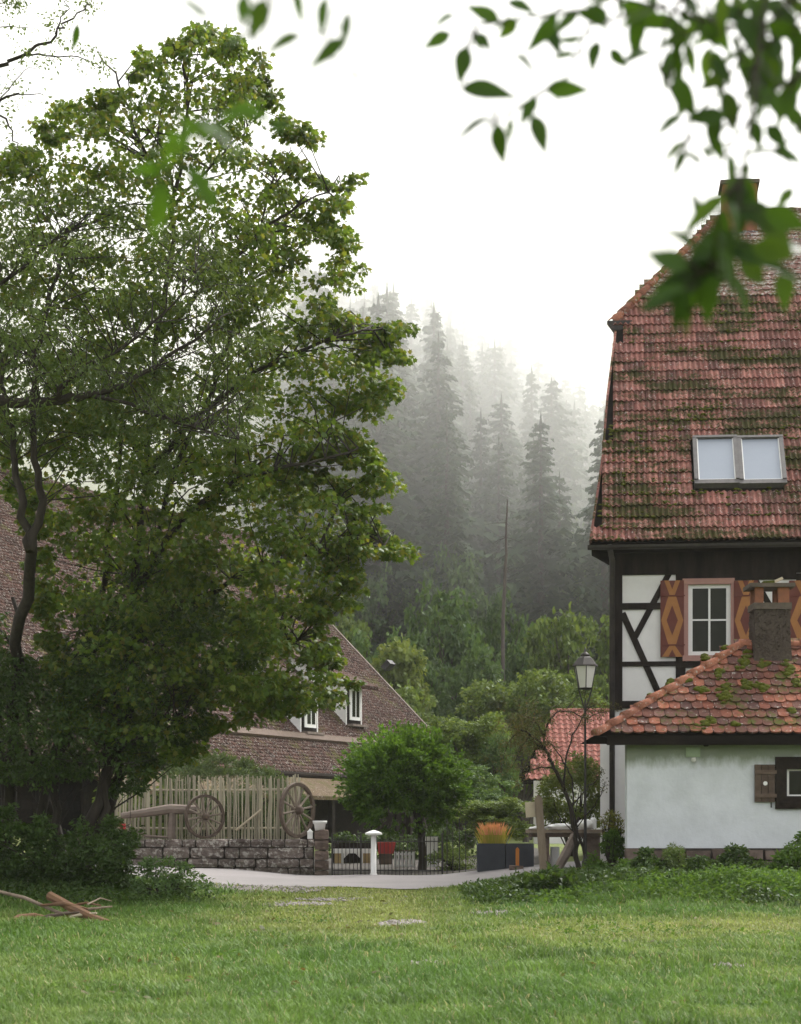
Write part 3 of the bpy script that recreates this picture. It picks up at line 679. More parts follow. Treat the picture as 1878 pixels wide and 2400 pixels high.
# ================================================================== small cottage in front
def build_cottage():
    D = 31.0; g = .93; sc = D / F
    X = lambda x: (x - CX) * sc
    Zp = lambda y: CAMZ + (HOR - y) * sc
    x0 = X(1470); x1 = X(2060); zt = Zp(1738); zp = Zp(1988)
    root = thing('white_cottage', 'low whitewashed cottage with mossy beaver-tail tile roof and roughcast chimney', 'cottage', (x0, D, g))
    W = lambda u, w, z: Vector((u, D + w, z))
    wx0, wx1, wz0, wz1 = X(1843), X(1925), Zp(1866), Zp(1803)
    b = MB(); cells_wall(b, x0, x1, zp, zt, [(wx0, wx1, wz0, wz1)], W, .3)
    b.add([W(u + (.62 if w > 1 and u == x0 else 0), w, z) for z in (zp, zt) for w in (.3, 3.6) for u in (x0, x1)], [(0, 4, 6, 2), (1, 3, 7, 5), (2, 6, 7, 3)])
    b.obj('wall', MAT['cottage_plaster'], root)
    pl = MB().bx(x0 + .03, x1, D + .02, D + .3, g - .6, zp - .002).obj('plinth', MAT['mortar'], root)
    rr = random.Random(8); x = x0 - .02
    for row in range(3):
        x = x0 - .03; zb = zp - .17 * (row + 1) + .0
        while x < x1 - .2:
            w = rr.uniform(.16, .62); h = .150 + rr.uniform(-.03, .012)
            b = MB(); d = .05 + rr.uniform(0, .03); j = lambda a=.028: rr.uniform(-a, a)
            front = [(x + .012 + j(), D - d, zb + j()), (x + w - .012 + j(), D - d, zb + j()), (x + w - .012 + j(), D - d, zb + h + j(.006)), (x + .012 + j(), D - d, zb + h + j(.006))]
            bk = [(x, D + .10, zb - .01), (x + w, D + .10, zb - .01), (x + w, D + .10, zb + h + .004), (x, D + .10, zb + h + .004)]
            b.add(front + bk, [(0, 1, 2, 3), (0, 4, 5, 1), (1, 5, 6, 2), (2, 6, 7, 3), (3, 7, 4, 0)]); b.obj('stone', MAT['stone_pl'], pl); x += w
    # roof
    pit = rad(43); E = P(1404, 1722, D - .32); U = Vector((1, 0, 0)); V = Vector((0, 1, 0)); S = V * math.cos(pit) + Z * math.sin(pit); N = U.cross(S).normalized()
    def rp(x, y): q = onplane(x, y, E, N) - E; return q.dot(U), q.dot(S)
    R = lambda u, s, n=0: E + U * u + S * s + N * n
    ht = rp(1738, 1516); umax = 5.2; sm_ = ht[1]; area = [(0, 0), ht, (umax, sm_), (umax, 0)]
    hw = sm_ * math.cos(pit); zr = R(0, sm_).z
    b = MB(); b.add([R(u, s, -.02) for u, s in area], [(0, 1, 2, 3)])
    bk = lambda u, w, z: Vector((E.x + u, E.y + w, z))
    b.add([R(0, 0, -.02), R(*ht, -.02), bk(.75, 2 * hw, E.z)], [(0, 1, 2)]); b.add([R(*ht, -.02), R(umax, sm_, -.02), bk(umax, 2 * hw, E.z), bk(0, 2 * hw, E.z)], [(0, 1, 2, 3)])
    roof = b.obj('roof', MAT['soffit'], root)
    t = beaver_mesh('tile', .178, .34, MAT['tile_cot'], .028)
    lay_tiles(t, R(0, -.03, .0), U, S, .178, .192, lambda u, s: in_poly(np.array([u]), np.array([s]), [(-.05, -.1), (ht[0] - .05, sm_ + .0), (umax, sm_), (umax, -.1)])[0], roof, 32, 12, .5, .010, key=lambda q: (0 if q[0] < 3.4 else 1, q[1]))
    # hip caps and ridge caps
    def caps(p, q, ln, r, n):
        d = (q - p); cnt = int(math.ceil(d.length / ln)); d.normalize(); side = d.cross(Z).normalized(); upn = side.cross(d).normalized()
        bb = MB(); k = 8; vs = []
        for yy, s_, lift in ((-.045, 1.12, .02), (ln * .5, 1.0, .004), (ln, .88, -.004)):
            for j in range(k + 1): a = math.pi * (1.1 * j / k - .05); vs.append((math.cos(a) * r * s_, yy, math.sin(a) * r * s_ + lift))
        fs = [(i * (k + 1) + j, i * (k + 1) + j + 1, (i + 1) * (k + 1) + j + 1, (i + 1) * (k + 1) + j) for i in range(2) for j in range(k)]
        fs.append(tuple(range(k + 1))); bb.add(vs, fs); me = bb.mesh('ridge_tile', MAT['ridge_cot'], True)
        rr = random.Random(n)
        for i in range(cnt):
            o = p + d * (i * ln) + Vector((rr.uniform(-.008, .008), rr.uniform(-.008, .008), rr.uniform(-.006, .006)))
            link('ridge_tile', me, roof, frame(o, side, (d + side * rr.uniform(-.02, .02)).normalized(), upn))
            mb = MB(); lump(mb, o + d * rr.uniform(-.04, .02) - Z * .02 + Vector((.05, -.04, 0)), (.035, .035, .03), seed=i, n=1)
    p0 = R(-.02, -.02, .015); caps(p0, R(*ht, .03), .315, .085, 1); caps(R(*ht, .03), R(umax, sm_, .03), .33, .085, 2)
    # moss cushions
    mb = MB(); rr = random.Random(4)
    for (x, y, n, sx, sy) in ((1742, 1555, 16, 14, 26), (1682, 1583, 9, 12, 9), (1640, 1625, 9, 16, 9), (1700, 1630, 18, 16, 22), (1760, 1612, 14, 24, 8), (1790, 1622, 7, 10, 6), (1785, 1560, 10, 12, 14), (1838, 1535, 16, 8, 24), (1845, 1580, 9, 10, 10), (1868, 1605, 9, 12, 12),
                              (1648, 1705, 8, 14, 7), (1663, 1695, 7, 8, 8), (1720, 1706, 5, 9, 5), (1612, 1600, 8, 8, 14), (1570, 1609, 5, 8, 6), (1854, 1672, 5, 8, 6), (1525, 1640, 4, 6, 5), (1700, 1525, 6, 10, 6), (1650, 1548, 5, 8, 6)):
        for _ in range(int(n * 1.6)):
            u, s = rp(x + rr.gauss(0, sx * .5), y + rr.gauss(0, sy * .5)); k = rr.uniform(.022, .058); lump(mb, R(u, s, .055), (k * 1.4, k * 1.1, k * .9), seed=rr.random() * 9, n=1)
    stuff(mb.obj('moss', MAT['moss'], roof, True))
    # fascia and rafters' dark shadow board
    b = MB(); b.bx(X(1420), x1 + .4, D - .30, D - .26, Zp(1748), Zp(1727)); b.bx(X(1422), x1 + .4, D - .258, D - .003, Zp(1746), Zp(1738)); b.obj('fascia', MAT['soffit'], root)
    b = MB(); k = P(1655, 1745, D - .03); b.lathe((k.x, k.y, k.z - .03), [(.03, 0), (.045, .02), (.045, .07)], 8); b.obj('rafter_end', MAT['darkwood'], root)
    # window: heavy black frame, white casement, board shutter
    f = MB(); ox0, ox1, oz0, oz1 = X(1817), X(1950), Zp(1896), Zp(1774)
    f.bx(ox0, ox1, D - .06, D + .05, wz1, oz1); f.bx(ox0, ox1, D - .06, D + .05, oz0, wz0); f.bx(ox0, wx0, D - .058, D + .05, wz0, wz1); f.bx(wx1, ox1, D - .058, D + .05, wz0, wz1)
    wn = f.obj('window', MAT['darkwood'], root)
    ci = .05; f = MB(); f.bx(wx0, wx1, D + .02, D + .06, wz1 - ci * .5, wz1); f.bx(wx0, wx1, D + .02, D + .06, wz0, wz0 + ci * .5); f.bx(wx0, wx0 + ci, D + .02, D + .06, wz0 + ci * .5, wz1 - ci * .5); f.bx(wx1 - ci, wx1, D + .02, D + .06, wz0 + ci * .5, wz1 - ci * .5)
    f.obj('casement', MAT['white'], wn)
    MB().bx(wx0 + ci, wx1 - ci, D + .03, D + .045, wz0 + ci * .5, wz1 - ci * .5).obj('pane', MAT['glass'], wn)
    MB().bx(wx0 + ci, wx0 + .2, D + .07, D + .08, wz0 + .03, wz1 - .05).obj('curtain', MAT['white'], wn)
    sx0, sx1, sz0, sz1 = X(1768), X(1816), Zp(1880), Zp(1792); sh = MB().bx(sx0 + .004, sx1, D - .03, D - .004, sz0 + .004, sz1).obj('shutter', MAT['darkwood'], root)
    bw = (sx1 - sx0) / 3
    for i in range(3): MB().bx(sx0 + i * bw, sx0 + (i + 1) * bw - .008, D - .05, D - .0305, sz0, sz1 - .01 * (i == 1)).obj('board', MAT['oldwood'], sh)
    for q in (.80, .17): MB().bx(sx0, sx1 + .02, D - .07, D - .0505, sz0 + (sz1 - sz0) * q - .03, sz0 + (sz1 - sz0) * q + .03).obj('ledge', MAT['oldwood'], sh)
    c = P(1794, 1836, D - .06); MB().lathe((c.x, c.y, c.z), [(.035, 0), (.035, .008)], 8, (0, -1, 0)).obj('cut_out', MAT['white'], sh)
    MB().tube([P(1808, 1880, D - .05), P(1808, 1893, D - .05)], .012, 6).obj('shutter_hook', MAT['iron'], root)
    # small louvred vent under the eave
    v = MB(); vx0, vx1, vz0, vz1 = X(1608), X(1641), Zp(1774), Zp(1752); v.bx(vx0, vx1, D - .035, D + .01, vz0, vz1); t_ = m_plain('algae_metal', (.36, .44, .30), (.28, .36, .21), 6, .7, .1)
    vo = v.obj('vent', t_, root)
    for i in range(3): z = vz0 + (i + .5) * (vz1 - vz0) / 3; MB().bx(vx0 + .02, vx1 - .02, D - .05, D - .0355, z - .012, z + .01).obj('slat', t_, vo)
    c = P(1626, 1780, D - .03); MB().lathe((c.x, c.y, c.z), [(.012, -.05), (.035, -.03), (.04, .0), (.03, .03)], 10).obj('spout', MAT['lampglass'], vo)
    # chimney
    d = R(*rp(1800, 1540)).y + .12; s = d / F; cxm = (1804 - CX) * s; zz = lambda y: CAMZ + (HOR - y) * s
    b = MB(); n = 9; ring = []
    hw_ = 42 * s; prof = [(zz(1600), 1.08), (zz(1560), 1.06), (zz(1520), 1.0), (zz(1480), .99), (zz(1432), .97)]
    vs = []; rr = random.Random(6); M = 20
    for z, k in prof:
        for i in range(M):
            q = i / M * 4; side = int(q); t_ = q - side; cc = [(-1, -1), (1, -1), (1, 1), (-1, 1), (-1, -1)]; a_, b_ = cc[side], cc[side + 1]
            px_, py_ = a_[0] + (b_[0] - a_[0]) * t_, a_[1] + (b_[1] - a_[1]) * t_
            vs.append((cxm + px_ * hw_ * k + rr.uniform(-.008, .008), d + py_ * hw_ * .95 * k + rr.uniform(-.008, .008), z))
    fs = [(r * M + i, r * M + (i + 1) % M, (r + 1) * M + (i + 1) % M, (r + 1) * M + i) for r in range(len(prof) - 1) for i in range(M)]; fs.append(tuple((len(prof) - 1) * M + i for i in range(M)))
    b.add(vs, fs); ch = b.obj('chimney', MAT['roughcast'], root)
    pb = MB()
    for _ in range(520):                                       # pebbles of the roughcast
        z = rr.uniform(prof[1][0], prof[-1][0]); k = 1.0 + .06 * max(0, (prof[2][0] - z)); a_ = rr.uniform(-.97, .97); face = rr.random()
        q_ = (cxm + a_ * hw_ * k, d - hw_ * .95 * k, z) if face < .7 else (cxm - hw_ * k, d + a_ * hw_ * .95, z)
        e_ = rr.uniform(.008, .02); pb.add([(q_[0] + v[0] * e_, q_[1] + v[1] * e_, q_[2] + v[2] * e_) for v in oct_v], [tuple(f) for f in oct_f])
    stuff(pb.obj('roughcast', MAT['roughcast'], ch))
    MB().bx(cxm - hw_ * 1.05, cxm + hw_ * 1.05, d - hw_, d + hw_, zz(1432), zz(1417)).obj('collar', MAT['slab'], ch)
    for (a_, b_, f_) in ((1764, 1783, -1), (1817, 1843, -1), (1764, 1783, .55), (1817, 1843, .55)): MB().bx((a_ - CX) * s, (b_ - CX) * s, d + f_ * hw_ * .9, d + f_ * hw_ * .9 + .11, zz(1417) + .001, zz(1381)).obj('brick_pier', MAT['brick'], ch)
    MB().bx((1750 - CX) * s, (1855 - CX) * s, d - hw_ * 1.15, d + hw_ * 1.15, zz(1381) + .001, zz(1372)).obj('cover_slab', MAT['slab'], ch)
    pale = MAT['palewood']
    q = P(1800, 1367, d - .1); MB().box(q, Vector((.09, 0, .005)), Vector((0, .12, 0)), Vector((0, 0, .028))).obj('weight_stone', MAT['moss'], ch)
    q = P(1817, 1363, d - .05); MB().box(q, Vector((.11, 0, .05)), Vector((0, .09, 0)), Vector((-.012, 0, .018))).obj('weight_stone', pale, ch)
build_cottage()

# ================================================================== long barn on the left, running away from us
def build_barn():
    D = Vector((.45, .893, 0)).normalized(); n = Vector((D.y, -D.x, 0))     # along the eave, and out of the visible slope
    E1 = P(1120, 1832, 78.0); Wd = 10.4; pit = math.atan2(10.4, Wd)
    U = -D; S = (-n * math.cos(pit) + Z * math.sin(pit)); N = S.cross(U).normalized()
    if N.z < 0: N = -N
    L = 46.0; slen = Wd / math.cos(pit); g = gzf(E1.x, E1.y)
    root = thing('long_barn', 'long farmhouse with steep weathered red roof and dormers behind the trees', 'barn', (E1.x, E1.y, 1.0))
    R = lambda u, s, k=0: E1 + U * u + S * s + N * k
    fl = 1.6                                                                   # flared foot of the roof
    b = MB(); b.add([R(0, 0, -.05), R(L, 0, -.05), R(L, slen, -.05), R(.4, slen, -.05)], [(0, 1, 2, 3)])
    rb = lambda u, s: E1 + U * u - n * (2 * Wd - s * math.cos(pit)) + Z * (s * math.sin(pit))
    b.add([rb(0, 0), rb(L, 0), R(L, slen, -.05), R(.4, slen, -.05)], [(0, 1, 2, 3)])
    roof = b.obj('roof', MAT['soffit'], root)
    # every course of flat tiles as real stepped geometry (too small to pick apart)
    rr = np.random.default_rng(2); w, e = .19, .165; vs = []; fs = []
    co = np.array([(0, 0, .028), (w * .22, -.035, .03), (w * .78, -.035, .03), (w, 0, .028), (w, e * 1.15, .004), (0, e * 1.15, .004), (w * .22, -.035, .0), (w * .78, -.035, .0), (0, 0, 0), (w, 0, 0)])
    ns, nu = int(slen / e), int(L / w); B = np.array([list(U), list(S), list(N)])
    jj, ii = np.meshgrid(np.arange(ns), np.arange(nu), indexing='ij'); jj = jj.ravel(); ii = ii.ravel()
    uu = ii * w + (jj % 2) * w / 2 + .05; ss = jj * e
    lc = np.stack([uu, ss + rr.normal(0, .008, len(uu)), rr.random(len(uu)) * .012], 1)
    Vt = (lc[:, None, :] + co[None]) @ B + np.array(E1)
    k = (np.arange(len(uu)) * 10)[:, None, None]
    q4 = np.array([[0, 3, 4, 5], [0, 1, 2, 3], [6, 7, 2, 1], [8, 6, 1, 0], [7, 9, 3, 2]])
    stuff(link('tiling', np_mesh('tiling', Vt.reshape(-1, 3), (k + q4[None]).reshape(-1, 4), MAT['tile_barn']), roof))
    b = MB(); b.tube([R(.3, slen, .05), R(L, slen, .05)], .16, 8); b.obj('ridge_cap', MAT['tile_barn'], roof, True)
    b = MB(); b.prism([R(-.06, -.1, -.25), R(-.06, -.1, .06), R(.34, slen, .06), R(.34, slen, -.25)], U * .12); b.obj('verge_board', MAT['greywood'], roof)
    s0 = 1.75; b = MB(); b.box(R(L / 2, s0, .09), U * (L / 2 - 6), S * .14, N * .05); b.obj('snow_board', MAT['oldwood'], roof)
    # walls
    wl = MB(); o = 1.0
    def Q(u, w_, z): v = E1 + U * u - n * w_; return Vector((v.x, v.y, z))
    zt = E1.z + .75
    wl.add([Q(u, w_, z) for z in (.2, zt) for w_ in (o, 2 * Wd - o) for u in (.6, L)], [(0, 2, 3, 1), (4, 5, 7, 6), (0, 1, 5, 4), (2, 6, 7, 3), (0, 4, 6, 2), (1, 3, 7, 5)])
    wl.add([Q(.6, o, zt), Q(.6, 2 * Wd - o, zt), Q(.6, Wd, R(0, slen).z - .3)], [(0, 1, 2)])
    wl.obj('wall', MAT['darkwood'], root)
    for u in np.arange(.8, L, 2.2): MB().box(Q(u, o - .03, (zt + .2) / 2), U * .13, n * .04, Z * ((zt - .2) / 2)).obj('post', MAT['timber'], root)
    MB().box(Q(L / 2, o - .035, 2.35), U * (L / 2 - .7), n * .05, Z * .12).obj('rail', MAT['timber'], root)
    # gutter and mossy porch roof under the eave
    MB().tube([R(-.1, -.12, -.02), R(L, -.12, -.02)], .09, 8).obj('gutter', MAT['darkwood'], root)
    p0 = Q(9.5, -.9, 2.95); b = MB(); b.box(Q(18, -1.0, 3.02), U * 9.0, (n * .9 - Z * .33), Vector((0, 0, .06))); b.obj('porch_roof', m_tile('mossy_porch', [(.10, .065, .045), (.12, .085, .055), (.09, .065, .04)], .55, (.055, .05, .018), .3), root)
    for u in (9.3, 12, 15, 18, 21, 24): MB().box(Q(u, -1.6, 1.8), U * .09, n * .09, Z * 1.0).obj('porch_post', MAT['timber'], root)
    b = MB(); b.box(Q(18, -.2, 1.5), U * 8.7, n * .05, Z * 1.2); b.obj('porch_boarding', MAT['darkwood'], root)
    # dormers: shed roof, white cheek, narrow window
    def dormer(px, py, wid=1.15, hgt=1.6):
        p = onplane(px, py, E1, N); u0 = (p - E1).dot(U); s1 = (p - E1).dot(S)
        z0 = R(0, s1).z; back = hgt / math.tan(pit)
        wq = (R(u0, s1) - Q(u0, 0, 0)).dot(-n)
        c = lambda u, w_, z: Q(u0 + u, wq + w_, z)
        h2 = .55                                                # shed roof falls gently to the front
        deep = (hgt + h2) / math.tan(pit) * 1.75
        zt0 = z0 + hgt; zt1 = z0 + hgt + deep * math.tan(rad(24))
        b = MB()
        for u in (-.02, wid + .02): b.prism([c(u, 0, z0), c(u, 0, zt0), c(u, deep, zt1)], U * .06)
        dm = b.obj('dormer', MAT['plaster'], roof)
        MB().prism([c(0.04, .02, z0), c(wid, .02, z0), c(wid, .02, zt0), c(.04, .02, zt0)], -n * .05).obj('dormer_front', MAT['timber'], dm)
        MB().prism([c(.2, -.02, z0 + .22), c(wid - .14, -.02, z0 + .22), c(wid - .14, -.02, zt0 - .18), c(.2, -.02, zt0 - .18)], n * .04).obj('window_frame', MAT['white'], dm)
        for a in (.30, .62): MB().prism([c(a, -.065, z0 + .34), c(a + .24, -.065, z0 + .34), c(a + .24, -.065, zt0 - .3), c(a, -.065, zt0 - .3)], n * .006).obj('pane', MAT['glass'], dm)
        MB().box((c(wid / 2, -.15, z0 + .02)), U * (wid / 2 + .04), n * .12, Vector((0, 0, .04))).obj('sill', MAT['greywood'], dm)
        sl = (c(0, deep, zt1) - c(0, 0, zt0)).normalized(); ln = (c(0, deep, zt1) - c(0, 0, zt0)).length
        cen = c(wid / 2, 0, zt0) + sl * (ln / 2 - .25); b = MB(); b.box(cen + Z * .07, U * (wid / 2 + .28), sl * (ln / 2 + .35), sl.cross(U) * .07); b.obj('dormer_roof', MAT['tile_barn'], dm)
    dormer(848, 1704); dormer(745, 1722)
    MB().box(onplane(905, 1566, E1, N) + N * .15, U * .25, S * .12, N * .2).obj('roof_vent', MAT['iron'], roof)
build_barn()

# ================================================================== low red-roofed shed behind the lamp
def build_shed():
    D = 66.0; U = Vector((1, 0, 0)); pit = rad(40); V = Vector((0, 1, 0)); S = V * math.cos(pit) + Z * math.sin(pit); N = U.cross(S)
    E = P(1232, 1828, D); root = thing('garden_shed', 'pale shed with bright red pantile roof behind the street lantern', 'shed', (E.x + .6, D + .3, gzf(E.x, D)))
    def rp(x, y): q = onplane(x, y, E, N) - E; return q.dot(U), q.dot(S)
    R = lambda u, s, k=0: E + U * u + S * s + N * k
    A = [(0, 0), rp(1262, 1760), rp(1292, 1680), rp(1302, 1668), (4.2, rp(1302, 1668)[1]), (4.2, 0)]; sx = A[3][1]
    b = MB(); b.add([R(u, s, -.03) for u, s in A], [tuple(range(6))]); b.add([R(*A[3], -.03), R(*A[4], -.03), R(4.2, 0) + V * 2 * sx * math.cos(pit), R(0, 0) + V * 2 * sx * math.cos(pit)], [(0, 1, 2, 3)])
    roof = b.obj('roof', MAT['soffit'], root)
    t = pantile_mesh('tile', .21, .34, MAT['tile_shed'], 1, .03, .03)
    lay_tiles(t, R(0, 0), U, S, .21, .255, lambda u, s: in_poly(np.array([u]), np.array([s]), A)[0], roof, 20, 18, 0, .006)
    MB().tube([R(A[3][0], sx, .03), R(4.2, sx, .03)], .09, 8).obj('ridge_cap', MAT['tile_shed'], roof)
    b = MB(); b.bx(E.x + .5, E.x + 4.2, D + .35, D + 3.4, gzf(E.x, D) - .2, E.z + .25); b.obj('wall', MAT['plaster'], root)
build_shed()

# ================================================================== stone garden wall, fence, cart things
def rough_block(w, h, d, seed, m):
    """a stone block, corners knocked off and faces uneven, centred at its base"""
    bm = bmesh.new(); bmesh.ops.create_cube(bm, size=1); bmesh.ops.subdivide_edges(bm, edges=bm.edges, cuts=2, use_grid_fill=True)
    b = MB(); vs = []
    for v in bm.verts:
        c = v.co.copy(); k = sum(1 for q in c if abs(q) > .49)
        c *= {3: .90, 2: .965, 1: 1.0}.get(k, 1)
        nz = mnoise.noise(Vector((c.x * 2.2 + seed * 5.1, c.y * 2.2, c.z * 2.2)))
        vs.append((c.x * w, c.y * d * (1 + .25 * nz), (c.z + .5) * h + .02 * nz))
    b.add(vs, [tuple(v.index for v in f.verts) for f in bm.faces]); bm.free(); return b.mesh('stone', m)
def build_stone_wall():
    D = 38.0; s = D / F; X = lambda x: (x - CX) * s; zt = CAMZ + (HOR - 1966) * s
    root = thing('stone_wall', 'low wall of lichened dark sandstone blocks along the lane', 'wall', (X(500), D, gzf(X(500), D)))
    # dark core, then the blocks
    b = MB(); n = 12; xa, xb = X(150), X(735)
    for i in range(n):
        u0, u1 = xa + (xb - xa) * i / n, xa + (xb - xa) * (i + 1) / n; zb = min(gzf(u0, D), gzf(u1, D)) - .2
        b.bx(u0, u1 - .001, D + .05, D + .36, zb, zt - .03)
    b.obj('core', MAT['mortar'], root)
    rr = random.Random(12); variants = {}
    hs_ = [.15, .205, .165, .19, .17]; zr = [zt - .01 - sum(hs_[:i + 1]) - .012 * i for i in range(5)]
    for r in range(5):
        x = xa + rr.uniform(-.3, 0)
        while x < xb - .05:
            w = min(rr.choice((rr.uniform(.18, .34), rr.uniform(.34, .72))), xb - x); w = max(w, .14)
            if zr[r] + hs_[r] > gzf(x + w / 2, D) - .02:
                k = (round(w * 10), r); 
                if k not in variants: variants[k] = rough_block(round(w * 10) / 10, hs_[r], .36, len(variants) + 1, MAT['wallstone'])
                M = Matrix.Translation((x + w / 2, D + .16 + rr.uniform(-.02, .02), zr[r] + rr.uniform(-.006, .006))) @ Matrix.Rotation(rr.gauss(0, .012), 4, 'Y') @ Matrix.Scale((w - .012) / (round(w * 10) / 10), 4, (1, 0, 0))
                link('stone', variants[k], root, M)
            x += w
    # end pillar
    px0, px1 = X(737), X(770); zz = CAMZ + (HOR - 1944) * s; g = gzf(X(750), D); y = zz
    for i in range(5):
        h = (zz - g + .1) / 5; link('stone', rough_block(px1 - px0, h - .012, .34, 40 + i, MAT['stone_pl']), root, Matrix.Translation(((px0 + px1) / 2, D + .13, g - .1 + i * h)))
build_stone_wall()

def build_fence():
    D = 38.75; s = D / F; X = lambda x: (x - CX) * s; zt = CAMZ + (HOR - 1819) * s; zb = CAMZ + (HOR - 1990) * s
    root = thing('picket_fence', 'tall fence of thin split pickets standing behind the stone wall', 'fence', (X(500), D, zb))
    rr = random.Random(21); x = 250.0; mesh = []
    for i in range(5):
        w = .013 + .0035 * i; b = MB(); pts = []
        b.tube([(rr.uniform(-.006, .006), 0, 0), (rr.uniform(-.012, .012), 0, .5), (rr.uniform(-.012, .012), 0, 1.0), (rr.uniform(-.01, .01), 0, 1.44)], [w, w * .95, w * .9, w * .7], 5); mesh.append(b.mesh('picket', MAT['picket']))
    while x < 700:
        M = Matrix.Translation((X(x), D + rr.uniform(-.015, .015), zb)) @ Matrix.Rotation(rr.gauss(0, .013), 4, 'Y') @ Matrix.Scale((zt - zb) / 1.44 * rr.uniform(.955, 1.03), 4, (0, 0, 1))
        link('picket', rr.choice(mesh), root, M); x += rr.uniform(4.4, 7.6)
    MB().tube([P(700, 1985, D), P(701, 1822, D)], .03, 6).obj('post', MAT['picket'], root)
    for y in (1850, 1940): MB().tube([P(245, y, D + .04), P(470, y + 2, D + .04), P(702, y, D + .04)], .022, 6).obj('rail', MAT['picket'], root)
build_fence()

def wheel(name, label, px, py, rx, ry, D, ns, lean=0):
    """cart wheel seen a little from the side; rx, ry in photo pixels"""
    s = D / F; c = P(px, py, D); r = ry * s; yaw = math.acos(min(1, rx / ry))
    root = thing(name, label, 'wheel', (c.x, c.y, c.z - r), 'old cart wheels against the fence')
    A = Vector((math.cos(yaw), math.sin(yaw), 0)); Nn = Vector((-math.sin(yaw), math.cos(yaw), 0)); Zt = (Z + Nn * lean).normalized()
    def pt(a, q): return c + A * (math.cos(a) * q) + Zt * (math.sin(a) * q)
    b = MB(); n = 32; vs = []
    for i in range(n):
        a = 2 * math.pi * i / n
        for q, w in ((r, -.035), (r, .035), (r * .885, .03), (r * .885, -.03)): vs.append(pt(a, q) + Nn * w)
    b.add(vs, [(i * 4 + k, i * 4 + (k + 1) % 4, ((i + 1) % n) * 4 + (k + 1) % 4, ((i + 1) % n) * 4 + k) for i in range(n) for k in range(4)]); b.obj('rim', MAT['wheelwood'], root)
    MB().lathe(c - Nn * .13, [(r * .10, 0), (r * .14, .03), (r * .17, .10), (r * .17, .16), (r * .12, .24)], 12, Nn).obj('hub', MAT['wheelwood'], root, True)
    for i in range(ns):
        a = 2 * math.pi * (i + .3) / ns; MB().tube([pt(a, r * .13), pt(a, r * .55), pt(a, r * .90)], [.026, .021, .024], 5).obj('spoke', MAT['spoke'], root)
wheel('old_cartwheel', 'smaller wooden cart wheel beside the grey beam', 480, 1914, 43, 52, 38.28, 12)
wheel('old_cartwheel', 'larger wooden cart wheel at the end of the picket fence', 697, 1899, 37, 65, 38.30, 12)

def build_beam():
    D = 38.4; root = thing('cart_shaft', 'weathered grey wooden beam on a stub leg against the pickets', 'beam', P(400, 1966, D))
    MB().tube([P(285, 1912, D), P(340, 1905, D - .02), P(400, 1896, D), P(462, 1898, D)], [.06, .085, .10, .085], 8).obj('beam', MAT['greywood'], root)
    MB().tube([P(404, 1905, D), P(402, 1966, D)], [.07, .085], 7).obj('leg', MAT['greywood'], root)
    MB().tube([P(296, 1935, D), P(345, 1960, D - .03), P(410, 1963, D - .03)], [.03, .03, .02], 6).obj('strut', MAT['greywood'], root)
build_beam()
tag(MB().tube([P(553, 1946, 38.62), P(613, 1897, 38.66)], .022, 6).obj('wooden_stick', MAT['palewood']), 'thin pale stick leaning aslant on the picket fence', 'stick')

def build_pots():
    D = 38.1; c = P(750, 1948, D)
    root = thing('flower_pot', 'white rimmed flower pot at the end of the stone wall', 'flower pot', (c.x, c.y, c.z))
    MB().lathe(c, [(.09, 0), (.115, .14), (.12, .145)], 14).obj('body', MAT['white'], root, True)
    MB().lathe(c + Z * .1455, [(.135, 0), (.14, .055), (.115, .056), (.11, .03)], 14).obj('rim', MAT['white'], root, True)
    c = P(727, 1966, D - .03); root = thing('house_lantern', 'little white house-shaped lantern on the stone wall', 'lantern', (c.x, c.y, c.z))
    MB().box(c + Z * .065, (.05, 0, 0), (0, .05, 0), (0, 0, .065)).obj('body', MAT['white'], root)
    b = MB(); b.add([c + Vector((x, y, .131)) for x in (-.062, .062) for y in (-.06, .06)] + [c + Z * .20], [(0, 1, 4), (1, 3, 4), (3, 2, 4), (2, 0, 4), (0, 2, 3, 1)]); b.obj('roof', MAT['white'], root)
    c = P(288, 1975, 37.9); c.z = gzf(c.x, c.y); root = thing('marker_post', 'red and white marker post at the left end of the wall', 'post', c)
    for i, m in enumerate(('white', 'red', 'white', 'red')):
        MB().lathe(c + Z * (.02 + i * .22 - .1), [(.06, 0), (.06, .219)], 10).obj('band', MAT[m], root)
build_pots()

